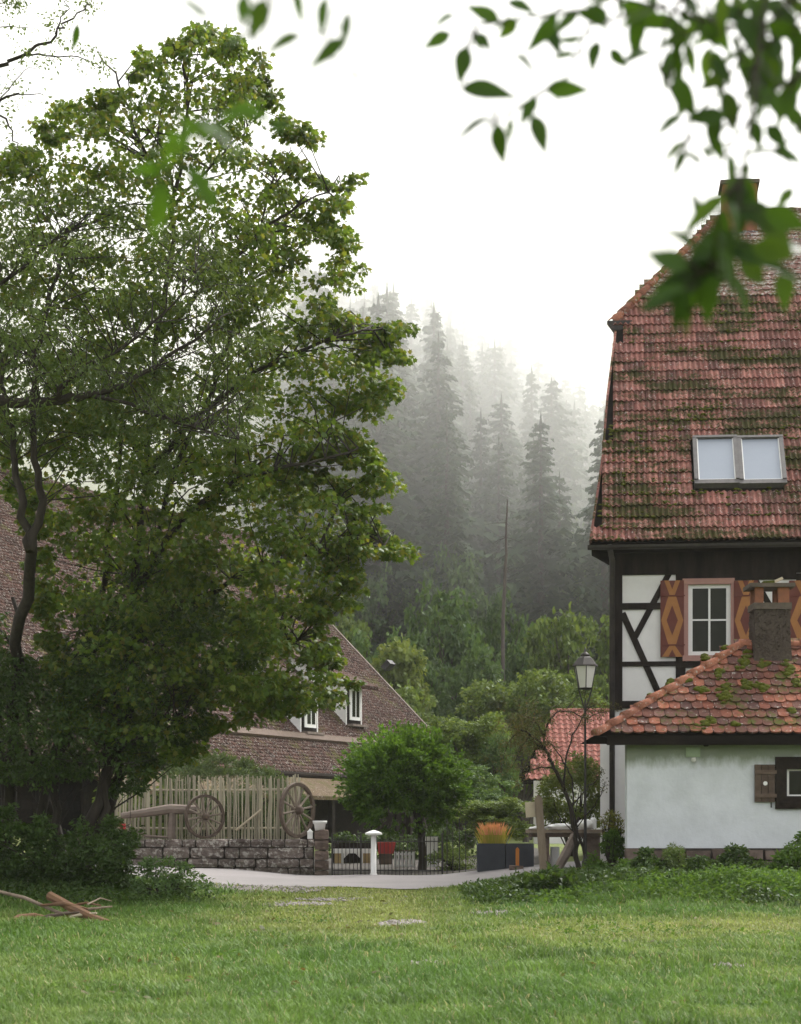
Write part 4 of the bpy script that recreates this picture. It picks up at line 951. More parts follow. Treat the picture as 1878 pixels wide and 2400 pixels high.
def build_gate():
    """wrought-iron railings with gate in the opening right of the wall"""
    D = 38.0; s = D / F; g = gzf(0, D); X = lambda x: (x - CX) * s
    root = thing('iron_railing', 'thin dark iron railings and gate between stone pillar and planter', 'railing', (X(900), D, g))
    rr = random.Random(3)
    bar = {}
    def stick(x, ytop, r=.008):
        z1 = CAMZ + (HOR - ytop) * s; k = (round(z1, 1), r)
        MB().tube([(X(x), D, g - .05), (X(x), D, z1)], r, 5).obj('bar', MAT['iron'], root)
    for x in range(784, 1036, 9): stick(x, 1962 + rr.uniform(-3, 3), .007)
    for x in (1048, 1062, 1077, 1092): stick(x, 1915 + rr.uniform(-14, 10), .009)
    for y in (1972, 2040): MB().box(((X(780) + X(1036)) / 2, D, CAMZ + (HOR - y) * s), ((X(1036) - X(780)) / 2, 0, 0), (0, .008, 0), (0, 0, .01)).obj('rail', MAT['iron'], root)
    for x in (779, 846, 1037): MB().box((X(x), D, (g + CAMZ + (HOR - 1952) * s) / 2 - .03), (.018, 0, 0), (0, .018, 0), (0, 0, (CAMZ + (HOR - 1952) * s - g) / 2 + .03)).obj('post', MAT['iron'], root)
    # white bird table
    D2 = 37.7; c = P(876, 2052, D2); c.z = gzf(c.x, c.y); top = CAMZ + (HOR - 1958) * D2 / F
    root = thing('bird_table', 'white pillar with a flat round cap in front of the railings', 'bird table', c)
    MB().lathe(c - Z * .05, [(.085, 0), (.07, .08), (.055, .1), (.05, top - c.z + .05)], 12).obj('pillar', MAT['white'], root, True)
    MB().lathe(Vector((c.x, c.y, top + .001)), [(.10, 0), (.165, .02), (.16, .05), (.07, .085), (.02, .10)], 14).obj('cap', MAT['white'], root)
build_gate()

def build_yard():
    """things in the yard behind the railings"""
    D = 44.0; s = D / F; g = gzf(0, D); X = lambda x: (x - CX) * s; Zp = lambda y: CAMZ + (HOR - y) * s
    root = thing('white_arcade', 'low white timber arcade with yellow backs under the barn porch', 'arcade', (X(830), D, g))
    for x in (800, 846, 868): MB().bx(X(x), X(x + 5), D, D + .06, g - .1, Zp(2000)).obj('post', MAT['white'], root)
    MB().bx(X(782), X(876), D - .01, D + .07, Zp(2000), Zp(1989)).obj('lintel', MAT['white'], root)
    for x0, x1 in ((784, 800), (851, 868)):
        MB().bx(X(x0), X(x1), D + .1, D + .14, g - .1, Zp(1998)).obj('back_panel', MAT['clay_y'], root)
    for x, sg in ((806, 1), (845, -1)):
        MB().prism([(X(x), D + .01, Zp(2000)), (X(x + 12 * sg), D + .01, Zp(2000)), (X(x), D + .01, Zp(2012))], (0, .04, 0)).obj('bracket', MAT['white'], root)
    MB().bx(X(780), X(880), D + .2, D + .26, g - .1, Zp(1975)).obj('back_wall', MAT['darkwood'], root)
    D = 43.0; s = D / F; c = P(906, 2000, D); g = gzf(c.x, D)
    root = thing('red_box', 'red painted box on a wooden stand behind the railings', 'box', (c.x, D, g))
    b = MB(); b.prism([P(885, 1974, D), P(928, 1974, D), P(922, 2001, D), P(887, 2001, D)], (0, .35, 0)); b.obj('box', MAT['red'], root)
    MB().prism([P(888, 2001.5, D + .05), P(920, 2001.5, D + .05), P(918, 2080, D + .05), P(890, 2080, D + .05)], (0, .25, 0)).obj('stand', MAT['oldwood'], root)
    D = 41.5; c = P(948, 2040, D); c.z = gzf(c.x, D); root = thing('slatted_crate', 'white slatted crate on the yard floor behind the railings', 'crate', c)
    for i in range(6): MB().box(c + Vector((-.19 + i * .076, 0, .17)), (.027, 0, 0), (0, .012, 0), (0, 0, .17)).obj('slat', MAT['white'], root)
    for z in (.05, .29): MB().box(c + Vector((0, .026, z)), (.21, 0, 0), (0, .012, 0), (0, 0, .022)).obj('batten', MAT['white'], root)
    for i in range(6): MB().box(c + Vector((-.19 + i * .076, .3, .17)), (.027, 0, 0), (0, .012, 0), (0, 0, .17)).obj('slat', MAT['white'], root)
    D = 42.0; c = P(1011, 2040, D); c.z = gzf(c.x, D); s = D / F; root = thing('white_door_panel', 'white boarded panel standing beside the globe tree trunk', 'panel', c)
    for i in range(3): MB().box(c + Vector((-.10 + i * .1, 0, .33)), (.048, 0, 0), (0, .015, 0), (0, 0, .34)).obj('board', MAT['white'], root)
    MB().box(c + Vector((0, .026, .5)), (.15, 0, 0), (0, .01, 0), (0, 0, .03)).obj('ledge', MAT['white'], root)
    # dark trellis arch
    D = 42.6; s = D / F; c = P(955, 2040, D); c.z = gzf(c.x, D); root = thing('trellis', 'brown wooden trellis in the dark yard behind the white crate', 'trellis', c)
    for x in (936, 953, 972): MB().tube([P(x, 2070, D), P(x, 1992, D)], .012, 5).obj('upright', MAT['oldwood'], root)
    for y in (1994, 2012, 2030): MB().tube([P(934, y, D + .025), P(974, y, D + .025)], .011, 5).obj('crossbar', MAT['oldwood'], root)
build_yard()

def build_planter():
    D = 37.0; s = D / F; X = lambda x: (x - CX) * s; Zp = lambda y: CAMZ + (HOR - y) * s
    g = gzf(X(1190), D)
    for x0, x1, lb in ((1120, 1184, 'dark slate-grey planter box with plumed grass'), (1186, 1252, 'dark slate-grey planter box beside the orange stake')):
        root = thing('planter', lb, 'planter', (X((x0 + x1) / 2), D + .25, g), 'slate planters by the lane')
        zt = Zp(1977); b = MB(); t = .03
        b.bx(X(x0), X(x1) - .004, D, D + t, g - .3, zt); b.bx(X(x0), X(x1) - .004, D + .5 - t, D + .5, g - .3, zt); b.bx(X(x0), X(x0) + t, D + t, D + .5 - t, g - .3, zt); b.bx(X(x1) - t - .004, X(x1) - .004, D + t, D + .5 - t, g - .3, zt)
        b.obj('box', MAT['slate'], root); MB().bx(X(x0) + t, X(x1) - t - .004, D + t, D + .5 - t, g, zt - .04).obj('soil', MAT['mortar'], root)
    rng = np.random.default_rng(8); n = 520; cx, cz = X(1158), Zp(1977)
    root = thing('plumed_grass', 'yellow ornamental grass with pinkish orange plumes in the slate planter', 'grass', (cx, D + .25, cz - .04))
    def blades(n, h0, h1, w, sp, zo):
        x = cx + rng.normal(0, .085, n); y = D + .25 + rng.normal(0, .07, n); q = rng.random(n) * 6.28; h = h0 + (h1 - h0) * rng.random(n); l = sp * h * rng.random(n)
        b0 = np.c_[x - w, y, np.full(n, cz - .04 + zo)]; b1 = np.c_[x + w, y, np.full(n, cz - .04 + zo)]; tp = np.c_[x + np.cos(q) * l + (x - cx) * .5, y + np.sin(q) * l, cz + h]
        md0 = (b0 + tp) / 2 + np.c_[np.full(n, -w * .1), np.zeros(n), h * .05]; md1 = md0 + np.array([w * 1.6, 0, 0])
        V = np.stack([b0, b1, md1, md0, tp], 1).reshape(-1, 3); k = np.arange(n) * 5
        return V, np.concatenate([np.c_[k, k + 1, k + 2], np.c_[k, k + 2, k + 3], np.c_[k + 3, k + 2, k + 4]])
    link('blades', np_mesh('blades', *blades(420, .18, .36, .006, .35, 0), MAT['l_reed']), root)
    link('plumes', np_mesh('plumes', *blades(170, .30, .43, .009, .22, .2), MAT['l_plume']), root)
    c = P(1213, 2052, 36.5); c.z = gzf(c.x, c.y); h = 48 * 36.5 / F
    b = MB(); b.box(c + Z * (h / 2 - .1), (.032, 0, 0), (0, .02, 0), (0, 0, h / 2 + .1)); b.prism([c + Vector((-.032, -.02, h)), c + Vector((.032, -.02, h)), c + Vector((0, -.02, h + .035))], (0, .04, 0))
    tag(b.obj('survey_stake', MAT['orange']), 'short orange wooden stake in front of the slate planter', 'stake')
    c = P(1208, 2052, 36.2); tag(link('stone', rough_block(.26, .10, .2, 77, MAT['stone_pl']), None, Matrix.Translation((c.x + .02, c.y, gzf(c.x, c.y) - .01))), 'flat reddish stone at the foot of the orange stake', 'stone')
build_planter()

def build_signpost():
    D = 32.4; c = P(1276, 2056, D); c.z = gzf(c.x, c.y); a = P(1262, 1872, D)
    root = thing('sign_post', 'leaning weathered wooden post carrying a small pale board box', 'post', c)
    ax = (a - c); L = ax.length; ax.normalize(); sd = Vector((1, 0, 0)); sd = (sd - ax * sd.dot(ax)).normalized()
    b = MB(); m = (c + a) / 2 - ax * .1; b.box(m, sd * .062, Vector((0, .05, 0)), ax * (L / 2 + .1))
    b.prism([a + sd * -.062 + Vector((0, -.05, 0)), a + sd * .062 + Vector((0, -.05, 0)), a + ax * .07 + Vector((0, -.05, 0))], (0, .1, 0)); b.obj('post', MAT['postwood'], root)
    q = P(1252, 1897, D + .12); MB().box(q, sd * .14, Vector((0, .06, 0)), ax * .125).obj('board_box', MAT['palewood'], root)
build_signpost()

def build_lamp():
    D = 33.0; s = D / F; c = P(1372, 2040, D); c.z = gzf(c.x, c.y); X0 = c.x; Zp = lambda y: CAMZ + (HOR - y) * s
    root = thing('street_lantern', 'old street lantern with tapered frosted panes on a slim iron post', 'street lamp', c)
    MB().lathe(Vector((X0, D, c.z - .1)), [(.06, 0), (.06, .25), (.03, .32), (.020, 1.6), (.018, Zp(1662) - c.z + .1)], 10).obj('pole', MAT['iron'], root)
    for sg in (-1, 1): MB().tube([(X0, D, Zp(1664)), (X0 + sg * .06, D, Zp(1640)), (X0 + sg * .115, D, Zp(1613))], .012, 6).obj('bracket', MAT['iron'], root)
    MB().tube([(X0, D, Zp(1664)), (X0, D, Zp(1640))], [.03, .012], 8).obj('socket', MAT['iron'], root)
    n = 6
    rb, rt, zb, zt = 17 * s, 27 * s, Zp(1612), Zp(1562); ang = [2 * math.pi * (i + .5) / n for i in range(n)]
    v = lambda r, z, a: Vector((X0 + math.cos(a) * r, D + math.sin(a) * r, z))
    for i in range(n):
        a, b_ = ang[i], ang[(i + 1) % n]
        MB().add([v(rb, zb, a), v(rb, zb, b_), v(rt, zt, b_), v(rt, zt, a)], [(0, 1, 2, 3)]).obj('pane', MAT['lampglass'], root)
        MB().tube([v(rb * 1.02, zb, a), v(rt * 1.02, zt, a)], .0085, 5).obj('glazing_bar', MAT['iron'], root)
    MB().lathe(Vector((X0, D, zb - .03)), [(rb * .8, 0), (rb * 1.12, .028)], n).obj('base_ring', MAT['iron'], root)
    cap = MB(); cap.lathe(Vector((X0, D, zt + .001)), [(rt * 1.18, 0), (rt * 1.14, .02), (rt * .62, .145), (rt * .40, .17)], n); co = cap.obj('roof', MAT['metal'], root)
    MB().lathe(Vector((X0, D, zt + .172)), [(rt * .42, 0), (rt * .36, .035), (rt * .2, .06), (.018, .075), (.02, .10), (.006, .15)], 10).obj('finial', MAT['metal'], co, True)
build_lamp()

def build_terrace():
    """rough table with white covers, leaning log, things behind the gnarled bush"""
    D = 34.6; s = D / F; X = lambda x: (x - CX) * s; Zp = lambda y: CAMZ + (HOR - y) * s; g = gzf(X(1330), D)
    root = thing('garden_table', 'rough wooden garden table with stone leg beside the house', 'table', (X(1330), D, g))
    MB().bx(X(1236), X(1412), D - .35, D + .45, Zp(1952), Zp(1944)).obj('tabletop', MAT['postwood'], root)
    MB().bx(X(1244), X(1404), D - .30, D + .4, Zp(1962), Zp(1952) - .001).obj('apron', MAT['oldwood'], root)
    for x0, x1 in ((1268, 1286), (1370, 1404)): MB().bx(X(x0), X(x1), D - .2, D + .3, g - .2, Zp(1962) - .001).obj('leg', MAT['stone_pl'], root)
    c = P(1300, 2000, D); MB().bx(X(1293), X(1312), D + .05, D + .3, g - .1, Zp(1985)).obj('crate', MAT['white'], root)
    # white covers and small things on the table
    for (px, w, h, lb, nm) in ((1262, .16, .05, 'folded white cloth at the left end of the garden table', 'white_cloth'), (1316, .24, .10, 'crumpled white cover in the middle of the garden table', 'white_cover'), (1372, .14, .17, 'rounded white sack on the right of the garden table', 'white_sack')):
        b = MB(); lump(b, P(px, 1944, D) + Z * h * .45, (w, .16, h * .6), seed=px * .01, n=3); tag(b.obj(nm, MAT['white'], None, True), lb, 'cloth')
    b = MB(); q = P(1365, 1944, D + .1); b.prism([P(1345, 1943, D), P(1392, 1943, D), P(1358, 1915, D)], (0, .3, 0)); tag(b.obj('black_tray', MAT['darkwood']), 'black tilted tray between the white covers on the garden table', 'tray')
    c = P(1391, 1942, D + .1); root = thing('metal_lantern', 'small white metal lantern on the garden table by the house wall', 'lantern', c)
    MB().lathe(c, [(.06, 0), (.06, .16), (.03, .2)], 8).obj('body', MAT['white'], root); MB().tube([c + Vector((-.03, 0, .2)), c + Vector((0, 0, .27)), c + Vector((.03, 0, .2))], .006, 5).obj('handle', MAT['white'], root)
    # leaning split log
    a = P(1298, 2052, 33.2); a.z = gzf(a.x, a.y) - .03; b_ = P(1345, 1958, 33.6)
    tag(MB().tube([a, (a + b_) / 2 + Vector((.03, 0, .02)), b_], [.075, .085, .06], 7).obj('split_log', MAT['greywood']), 'grey split log leaning against the garden table', 'log')
build_terrace()

def build_logs():
    def log(pts, r, m, lb, nm='fallen_log'):
        v = [P(x, y, d * .94) for x, y, d in pts]
        tag(MB().tube(v, r, 8).obj(nm, MAT[m]), lb, 'log', 'fallen wood under the trees')
    log(((118, 2100, 26.6), (170, 2128, 26.2), (222, 2152, 25.8), (278, 2170, 25.4)), [.062, .06, .05, .03], 'logwood', 'thick orange-brown log lying uppermost on the branch pile')
    log(((175, 2176, 26.0), (212, 2152, 26.4)), [.075, .06], 'oldwood', 'short dark log end beneath the orange-brown log', 'log_end')
    log(((-20, 2085, 27), (60, 2105, 26.7), (140, 2140, 26.4), (215, 2155, 26.3)), [.02, .024, .022, .012], 'postwood', 'long thin grey branch crossing the pile', 'fallen_branch')
    log(((0, 2172, 25.6), (45, 2150, 25.9), (80, 2146, 26.1), (140, 2160, 26.0)), [.03, .04, .035, .03], 'logwood', 'crooked brown branch along the front of the pile', 'fallen_branch')
    log(((120, 2165, 26.2), (90, 2150, 26.5), (20, 2158, 26.4)), [.05, .05, .03], 'oldwood', 'dark rotten branch half hidden in the pile', 'fallen_branch')
    log(((205, 2120, 26.1), (235, 2105, 26.3), (262, 2112, 26.4)), [.012, .01, .006], 'postwood', 'small forked twig sticking up from the pile', 'fallen_twig')
    log(((-10, 2190, 25.2), (30, 2178, 25.4), (66, 2168, 25.6)), [.02, .022, .012], 'logwood', 'short brown branch at the left foot of the pile', 'fallen_branch')
    rr = random.Random(77); kinds = ('thin grey stick', 'short brown stick', 'bent dark stick', 'pale peeled stick', 'crooked mossy stick', 'slim reddish stick', 'broken grey stick', 'knotty brown stick', 'long dark stick')
    for i, k in enumerate(kinds):
        x, y, a = rr.uniform(20, 235), rr.uniform(2118, 2172), rr.uniform(-.5, .5); L = rr.uniform(30, 80); d0 = 26.3 - (y - 2120) * .012
        log(((x - L, y - L * a * .6, d0 + .3), (x, y - rr.uniform(2, 9), d0), (x + L, y + L * a * .6, d0 - .2)), [rr.uniform(.012, .035), rr.uniform(.012, .03), .01], ('postwood', 'logwood', 'oldwood', 'palewood', 'oldwood', 'logwood', 'greywood', 'logwood', 'bark')[i], k + ' lying among the branch pile', 'fallen_stick')
    log(((560, 2180, 24.6), (600, 2178, 24.6), (650, 2186, 24.4)), [.012, .014, .008], 'oldwood', 'thin dark twig lying in the open grass', 'fallen_twig')
build_logs()

# ================================================================== trees
def limb(b, pts, r0, r1, n=7, sub=3, wob=.05, rr=random):
    """smooth tapered tube through points, with a little wander"""
    pts = [Vector(p) for p in pts]; out = []
    for i in range(len(pts) - 1):
        p0 = pts[max(i - 1, 0)]; p1 = pts[i]; p2 = pts[i + 1]; p3 = pts[min(i + 2, len(pts) - 1)]
        for k in range(sub):
            t = k / sub
            q = .5 * ((2 * p1) + (p2 - p0) * t + (2 * p0 - 5 * p1 + 4 * p2 - p3) * t * t + (3 * p1 - p0 - 3 * p2 + p3) * t ** 3)
            out.append(q + Vector((rr.gauss(0, wob), rr.gauss(0, wob), rr.gauss(0, wob * .5))) * (0 if i == 0 and k == 0 else 1))
    out.append(pts[-1]); m = len(out)
    b.tube(out, [r0 + (r1 - r0) * (i / (m - 1)) ** .8 for i in range(m)], n); return out

def pix_crown(poly, D, depth, n, rng, rmin=.3, rmax=.6, edge=22, bias=0, rim=0):
    """clump centres filling an outline at distance D with a rounded depth"""
    xs = [p[0] for p in poly]; ys = [p[1] for p in poly]; C = []; R = []
    while len(C) < n:
        x = rng.uniform(min(xs), max(xs), 4000); y = rng.uniform(min(ys), max(ys), 4000)
        k = in_poly(x, y, poly); x, y = x[k], y[k]; dd = poly_dist(x, y, poly)
        for a, b_, d in zip(x, y, dd):
            r = rng.uniform(rmin, rmax); pr = r / D * F
            if d < edge * .4: continue
            if pr > d * 1.15: r *= max(.5, d * 1.15 / pr)
            t = min(1, d / (depth / D * F)); th = depth * math.sqrt(max(.02, 1 - (1 - t) ** 2))
            yy = D + rng.uniform(-1, 1) * th + bias
            C.append(P(a, b_, yy)); R.append(r)
            if len(C) >= n: break
    if rim:
        for (x1, y1), (x2, y2) in zip(poly, poly[1:] + poly[:1]):
            L = math.hypot(x2 - x1, y2 - y1); cx, cy = sum(xs) / len(xs), sum(ys) / len(ys)
            for k in range(max(1, int(L / rim))):
                t = rng.random(); a, b_ = x1 + (x2 - x1) * t + rng.normal(0, 8), y1 + (y2 - y1) * t + rng.normal(0, 8); q = rng.uniform(.0, .05)
                C.append(P(a + (cx - a) * q, b_ + (cy - b_) * q, D + rng.uniform(-.8, .8))); R.append(rng.uniform(.10, .24))
    return np.array(C), np.array(R)

def twigs(b, C, skel, rng, every=1, r=.016):
    """a thin branch from the nearest lower point of the skeleton to clump centres"""
    sk = np.array([list(p) for p in skel])
    for c in C[::every]:
        d = np.linalg.norm(sk - c, axis=1) + 1.5 * np.maximum(sk[:, 2] - c[2] + .3, 0); p = sk[np.argsort(d)[rng.integers(0, 6)]]
        if np.linalg.norm(p - c) > 1.7: continue
        m = (p + c) / 2 + rng.normal(0, .12, 3) + np.array([0, 0, .12])
        L = np.linalg.norm(p - c); b.tube([p, m, c], [r * (.6 + .35 * L), r * (.4 + .2 * L), r * .3], 4, False)

def build_maple():
    rng = np.random.default_rng(31); D = 29.8; rr = random.Random(31)
    g = P(215, 2060, D); root = thing('maple_tree', 'tall leafy maple with yellow-green lobed leaves left of the lane', 'tree', (g.x, D, gzf(g.x, D)))
    b = MB(); sk = []
    def tr(px, r0, r1): sk.extend(limb(b, [P(x, y, D + dz) for x, y, dz in px], r0, r1, 8, 4, .035, rr))
    tr(((182, 2075, 0), (215, 1920, 0), (262, 1760, .1), (296, 1560, 0), (318, 1380, 0), (342, 1120, .2), (372, 800, .1), (410, 480, 0), (440, 200, 0), (452, 90, 0)), .115, .015)
    tr(((250, 2075, .6), (262, 1900, .6), (288, 1720, .5), (335, 1500, .5), (348, 1330, .6), (420, 1080, .8), (520, 860, .6), (600, 600, .4), (640, 420, .2)), .095, .014)
    tr(((318, 1380, 0), (420, 1230, -.5), (560, 1130, -1.0), (720, 1080, -1.2), (840, 1050, -1.0)), .06, .012)
    tr(((342, 1120, .2), (480, 960, -.6), (640, 850, -.9), (790, 790, -1.0), (900, 770, -.8)), .055, .012)
    tr(((372, 800, .1), (500, 650, -.4), (640, 520, -.6), (770, 450, -.5)), .05, .01)
    tr(((335, 1500, .5), (470, 1400, 0), (620, 1330, -.4), (760, 1290, -.6), (900, 1280, -.5)), .055, .01)
    tr(((296, 1560, 0), (430, 1500, .8), (560, 1490, 1.0), (700, 1500, .8)), .05, .01)
    tr(((410, 480, 0), (330, 330, .6), (280, 200, .8), (230, 120, .8)), .04, .008)
    tr(((342, 1120, .2), (250, 900, 1.2), (180, 700, 1.6), (120, 480, 1.8)), .06, .012)
    tr(((410, 480, 0), (520, 360, .2), (600, 280, .2)), .03, .008)
    b.obj('trunk', MAT['bark'], root, True)
    out = [(505, 45), (545, 75), (520, 110), (600, 130), (590, 175), (650, 215), (640, 270), (735, 285), (700, 335), (690, 395), (770, 400), (840, 425), (800, 480), (745, 500), (850, 565), (800, 600), (835, 640), (760, 690),
           (800, 745), (870, 745), (955, 770), (880, 810), (945, 840), (900, 880), (935, 925), (870, 945), (880, 985), (820, 960), (830, 1030), (905, 1085), (830, 1085), (750, 1060), (715, 1100), (760, 1135), (860, 1145), (935, 1125), (930, 1180), (850, 1200), (880, 1250), (965, 1300), (900, 1310), (850, 1290), (800, 1300),
           (850, 1345), (845, 1410), (770, 1425), (745, 1470), (800, 1500), (770, 1540), (815, 1600), (790, 1660), (740, 1690), (680, 1650), (610, 1690), (540, 1720), (490, 1690), (470, 1760), (400, 1800), (330, 1800), (260, 1750), (160, 1700), (100, 1500), (60, 1200), (-60, 900), (-80, 600), (-60, 400), (60, 330), (150, 250), (240, 215), (300, 180), (340, 110), (420, 90), (460, 60)]
    out = [(x - 8 * min(1, max(0, (x - 420) / 250)), y) for x, y in out]
    C, R = pix_crown(out, D, 2.6, 1080, rng, .22, .46, 6, rim=17)
    # airier towards the top
    ytop = CAMZ + (HOR - 700) * D / F
    keep = rng.random(len(C)) < np.where(C[:, 2] > ytop, .74, .94); C, R = C[keep], R[keep]
    b = MB(); twigs(b, C, sk, rng, 2); b.obj('branches', MAT['bark'], root)
    pos, dr, nr, sz = clump_leaves(C, R * 1.15, 66, .086, .45, .45, .75, rng)
    # a few single leaves outside the clumps along the rim
    k = rng.random(len(pos)) < .97
    link('crown', np_mesh('crown', *leaves_np(pos[k], dr[k], nr[k], sz[k], T_MAPLE), MAT['l_maple']), root)
build_maple()

def build_willows():
    rng = np.random.default_rng(41); rr = random.Random(41)
    # tree A: grey-green narrow leaves, forked thin trunk at the left
    D = 27.6; g = P(15, 2060, D + 3.4); root = thing('willow_tree', 'willow with forked dark trunk and small grey-green leaves', 'tree', (g.x, g.y, gzf(g.x, g.y)))
    b = MB(); sk = []
    def tr(px, r0, r1): sk.extend(limb(b, [P(x, y, D + dz) for x, y, dz in px], r0, r1, 8, 4, .03, rr))
    tr(((15, 2068, 3.4), (22, 1900, 3.2), (30, 1700, 2.6), (52, 1450, 1.4), (72, 1290, 0.6), (76, 1262, 0)), .115, .075)
    tr(((72, 1290, 0), (50, 1180, 0), (30, 1050, 0), (5, 900, 0), (-10, 760, .2)), .075, .02)
    tr(((72, 1290, 0), (100, 1200, 0), (88, 1080, -.1), (72, 950, -.2), (90, 800, -.2), (130, 640, -.2), (170, 520, 0)), .075, .015)
    tr(((-120, 930, -.6), (0, 942, -.6), (120, 940, -.7), (210, 925, -.7), (300, 900, -.8), (420, 820, -.9), (520, 740, -.9)), .10, .012)
    tr(((120, 940, -.7), (180, 880, -.9), (260, 830, -1.0), (360, 760, -1.0), (460, 640, -1.0)), .05, .01)
    tr(((210, 925, -.7), (330, 960, -.9), (450, 1000, -1.0), (560, 1030, -1.0)), .035, .008)
    tr(((-60, 700, .2), (40, 640, 0), (130, 560, 0), (220, 500, 0)), .04, .01)
    b.obj('trunk', MAT['bark'], root, True)
    out = [(-120, 520), (0, 480), (60, 430), (150, 450), (230, 420), (330, 480), (420, 520), (500, 560), (600, 640), (650, 720), (640, 800), (600, 880), (620, 960), (600, 1050), (520, 1080), (420, 1060), (380, 1130), (300, 1180), (230, 1140), (160, 1060), (110, 1000), (60, 1030), (20, 1080), (-120, 1100)]
    C, R = pix_crown(out, D - .3, 1.9, 270, rng, .22, .45)
    b = MB(); twigs(b, C, sk, rng, 1, .012); b.obj('branches', MAT['bark'], root)
    pos, dr, nr, sz = clump_leaves(C, R * 1.2, 70, .082, .55, .5, .5, rng)
    link('crown', np_mesh('crown', *leaves_np(pos, dr, nr, sz, T_NARROW), MAT['l_willow']), root)
    # tree B: clump of leaning stems with dark low leaves
    D = 30.6; g = P(100, 2060, D); root = thing('alder_tree', 'dark many-stemmed alder leaning over the undergrowth', 'tree', (g.x, D, gzf(g.x, D)))
    b = MB(); sk = []
    tr(((75, 2080, 0), (100, 1900, 0), (150, 1690, 0), (215, 1480, 0), (260, 1250, .2), (290, 1000, .4)), .10, .03)
    tr(((110, 2080, -.4), (128, 1900, -.5), (150, 1760, -.5), (185, 1640, -.4), (230, 1500, -.3)), .085, .04)
    tr(((150, 2080, .3), (120, 1900, .3), (75, 1750, .2), (60, 1600, .2), (30, 1400, .2)), .10, .03)
    tr(((200, 2080, -.7), (235, 1930, -.8), (255, 1800, -.8), (275, 1680, -.7)), .07, .04)
    tr(((20, 2080, .3), (10, 1800, .3), (-20, 1500, .2)), .09, .05)
    tr(((150, 1690, 0), (60, 1560, .2), (-20, 1450, .3)), .05, .015); tr(((215, 1480, 0), (330, 1420, -.4), (430, 1410, -.6)), .04, .01); tr(((255, 1800, -.8), (350, 1700, -.9), (420, 1690, -.9)), .03, .008)
    b.obj('trunk', MAT['bark'], root, True)
    out = [(-120, 1480), (-20, 1400), (40, 1520), (110, 1560), (190, 1460), (260, 1330), (340, 1300), (470, 1330), (560, 1400), (620, 1500), (590, 1600), (520, 1650), (480, 1720), (380, 1790), (330, 1860), (270, 1870), (200, 1820), (130, 1850), (60, 1830), (-120, 1880)]
    C, R = pix_crown(out, D - .5, 1.8, 440, rng, .25, .45); b = MB(); twigs(b, C, sk, rng, 2, .012); b.obj('branches', MAT['bark'], root)
    pos, dr, nr, sz = clump_leaves(C, R * 1.15, 72, .085, .6, .4, .6, rng)
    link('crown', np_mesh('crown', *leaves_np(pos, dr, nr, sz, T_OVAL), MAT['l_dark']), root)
    # sparse tree reaching in at the top left
    D = 24.0; g = P(-420, 2060, D); root = thing('thin_larch', 'almost bare tree whose thin twigs reach in above the maple', 'tree', (g.x, D, gzf(g.x, D)))
    b = MB(); sk = []
    tr(((-420, 2110, 0), (-400, 1500, 0), (-330, 900, 0), (-250, 500, 0), (-170, 250, 0), (-120, 40, 0)), .16, .03)
    tr(((-170, 250, 0), (-60, 190, 0), (0, 160, 0), (60, 125, 0), (130, 80, 0), (165, 45, 0), (215, 10, 0)), .04, .006)
    tr(((60, 125, 0), (120, 128, 0), (200, 140, 0), (240, 160, 0)), .014, .004); tr(((130, 80, 0), (150, 20, 0), (165, -30, 0)), .012, .004)
    tr(((-250, 500, 0), (-100, 330, 0), (0, 240, 0), (50, 222, 0), (100, 222, 0)), .035, .004); tr(((-250, 420, 0), (-60, 280, 0), (0, 268, 0), (30, 320, 0), (55, 370, 0)), .03, .004)
    tr(((-120, 40, 0), (0, 65, 0), (80, 65, 0)), .014, .003); tr(((-120, 40, 0), (-30, 20, 0), (30, -10, 0)), .014, .003); tr(((0, 240, 0), (40, 180, 0), (90, 150, 0)), .010, .003)
    b.obj('trunk', MAT['bark'], root, True)
    pts = np.array([list(p) for p in sk]); pts = pts[pts[:, 2] > P(0, 420, D).z]; C = pts[rng.integers(0, len(pts), 190)] + rng.normal(0, .10, (190, 3))
    C = np.concatenate([C, np.array([list(P(rng.uniform(0, 70), rng.uniform(-10, 20), D)) for _ in range(22)]), np.array([list(P(rng.uniform(190, 265), rng.uniform(110, 165), D)) for _ in range(16)])])
    pos, dr, nr, sz = clump_leaves(C, np.full(len(C), .10), 7, .05, 1, .4, .4, rng)
    link('crown', np_mesh('crown', *leaves_np(pos, dr, nr, sz, T_OVAL), MAT['l_willow']), root)
build_willows()

def bush(name, label, cat, C, R, n, size, tpl, m, base, stem=None, group=None, flat=.7, droop=.1, up=.7, seed=1):
    rng = np.random.default_rng(seed); root = thing(name, label, cat, base, group)
    b = MB(); o = Vector(base)
    for c in C[:: max(1, len(C) // 14)]: c = Vector(c); b.tube([o - Z * .05, o.lerp(c, .5) + Vector((rng.normal(0, .05), rng.normal(0, .05), .05)), c], [.018, .012, .005] if not stem else stem, 5)
    b.obj('stems', MAT['bark'], root)
    pos, dr, nr, sz = clump_leaves(np.array(C), np.array(R), n, size, flat, droop, up, rng)
    link('foliage', np_mesh('foliage', *leaves_np(pos, dr, nr, sz, tpl), m), root); return root

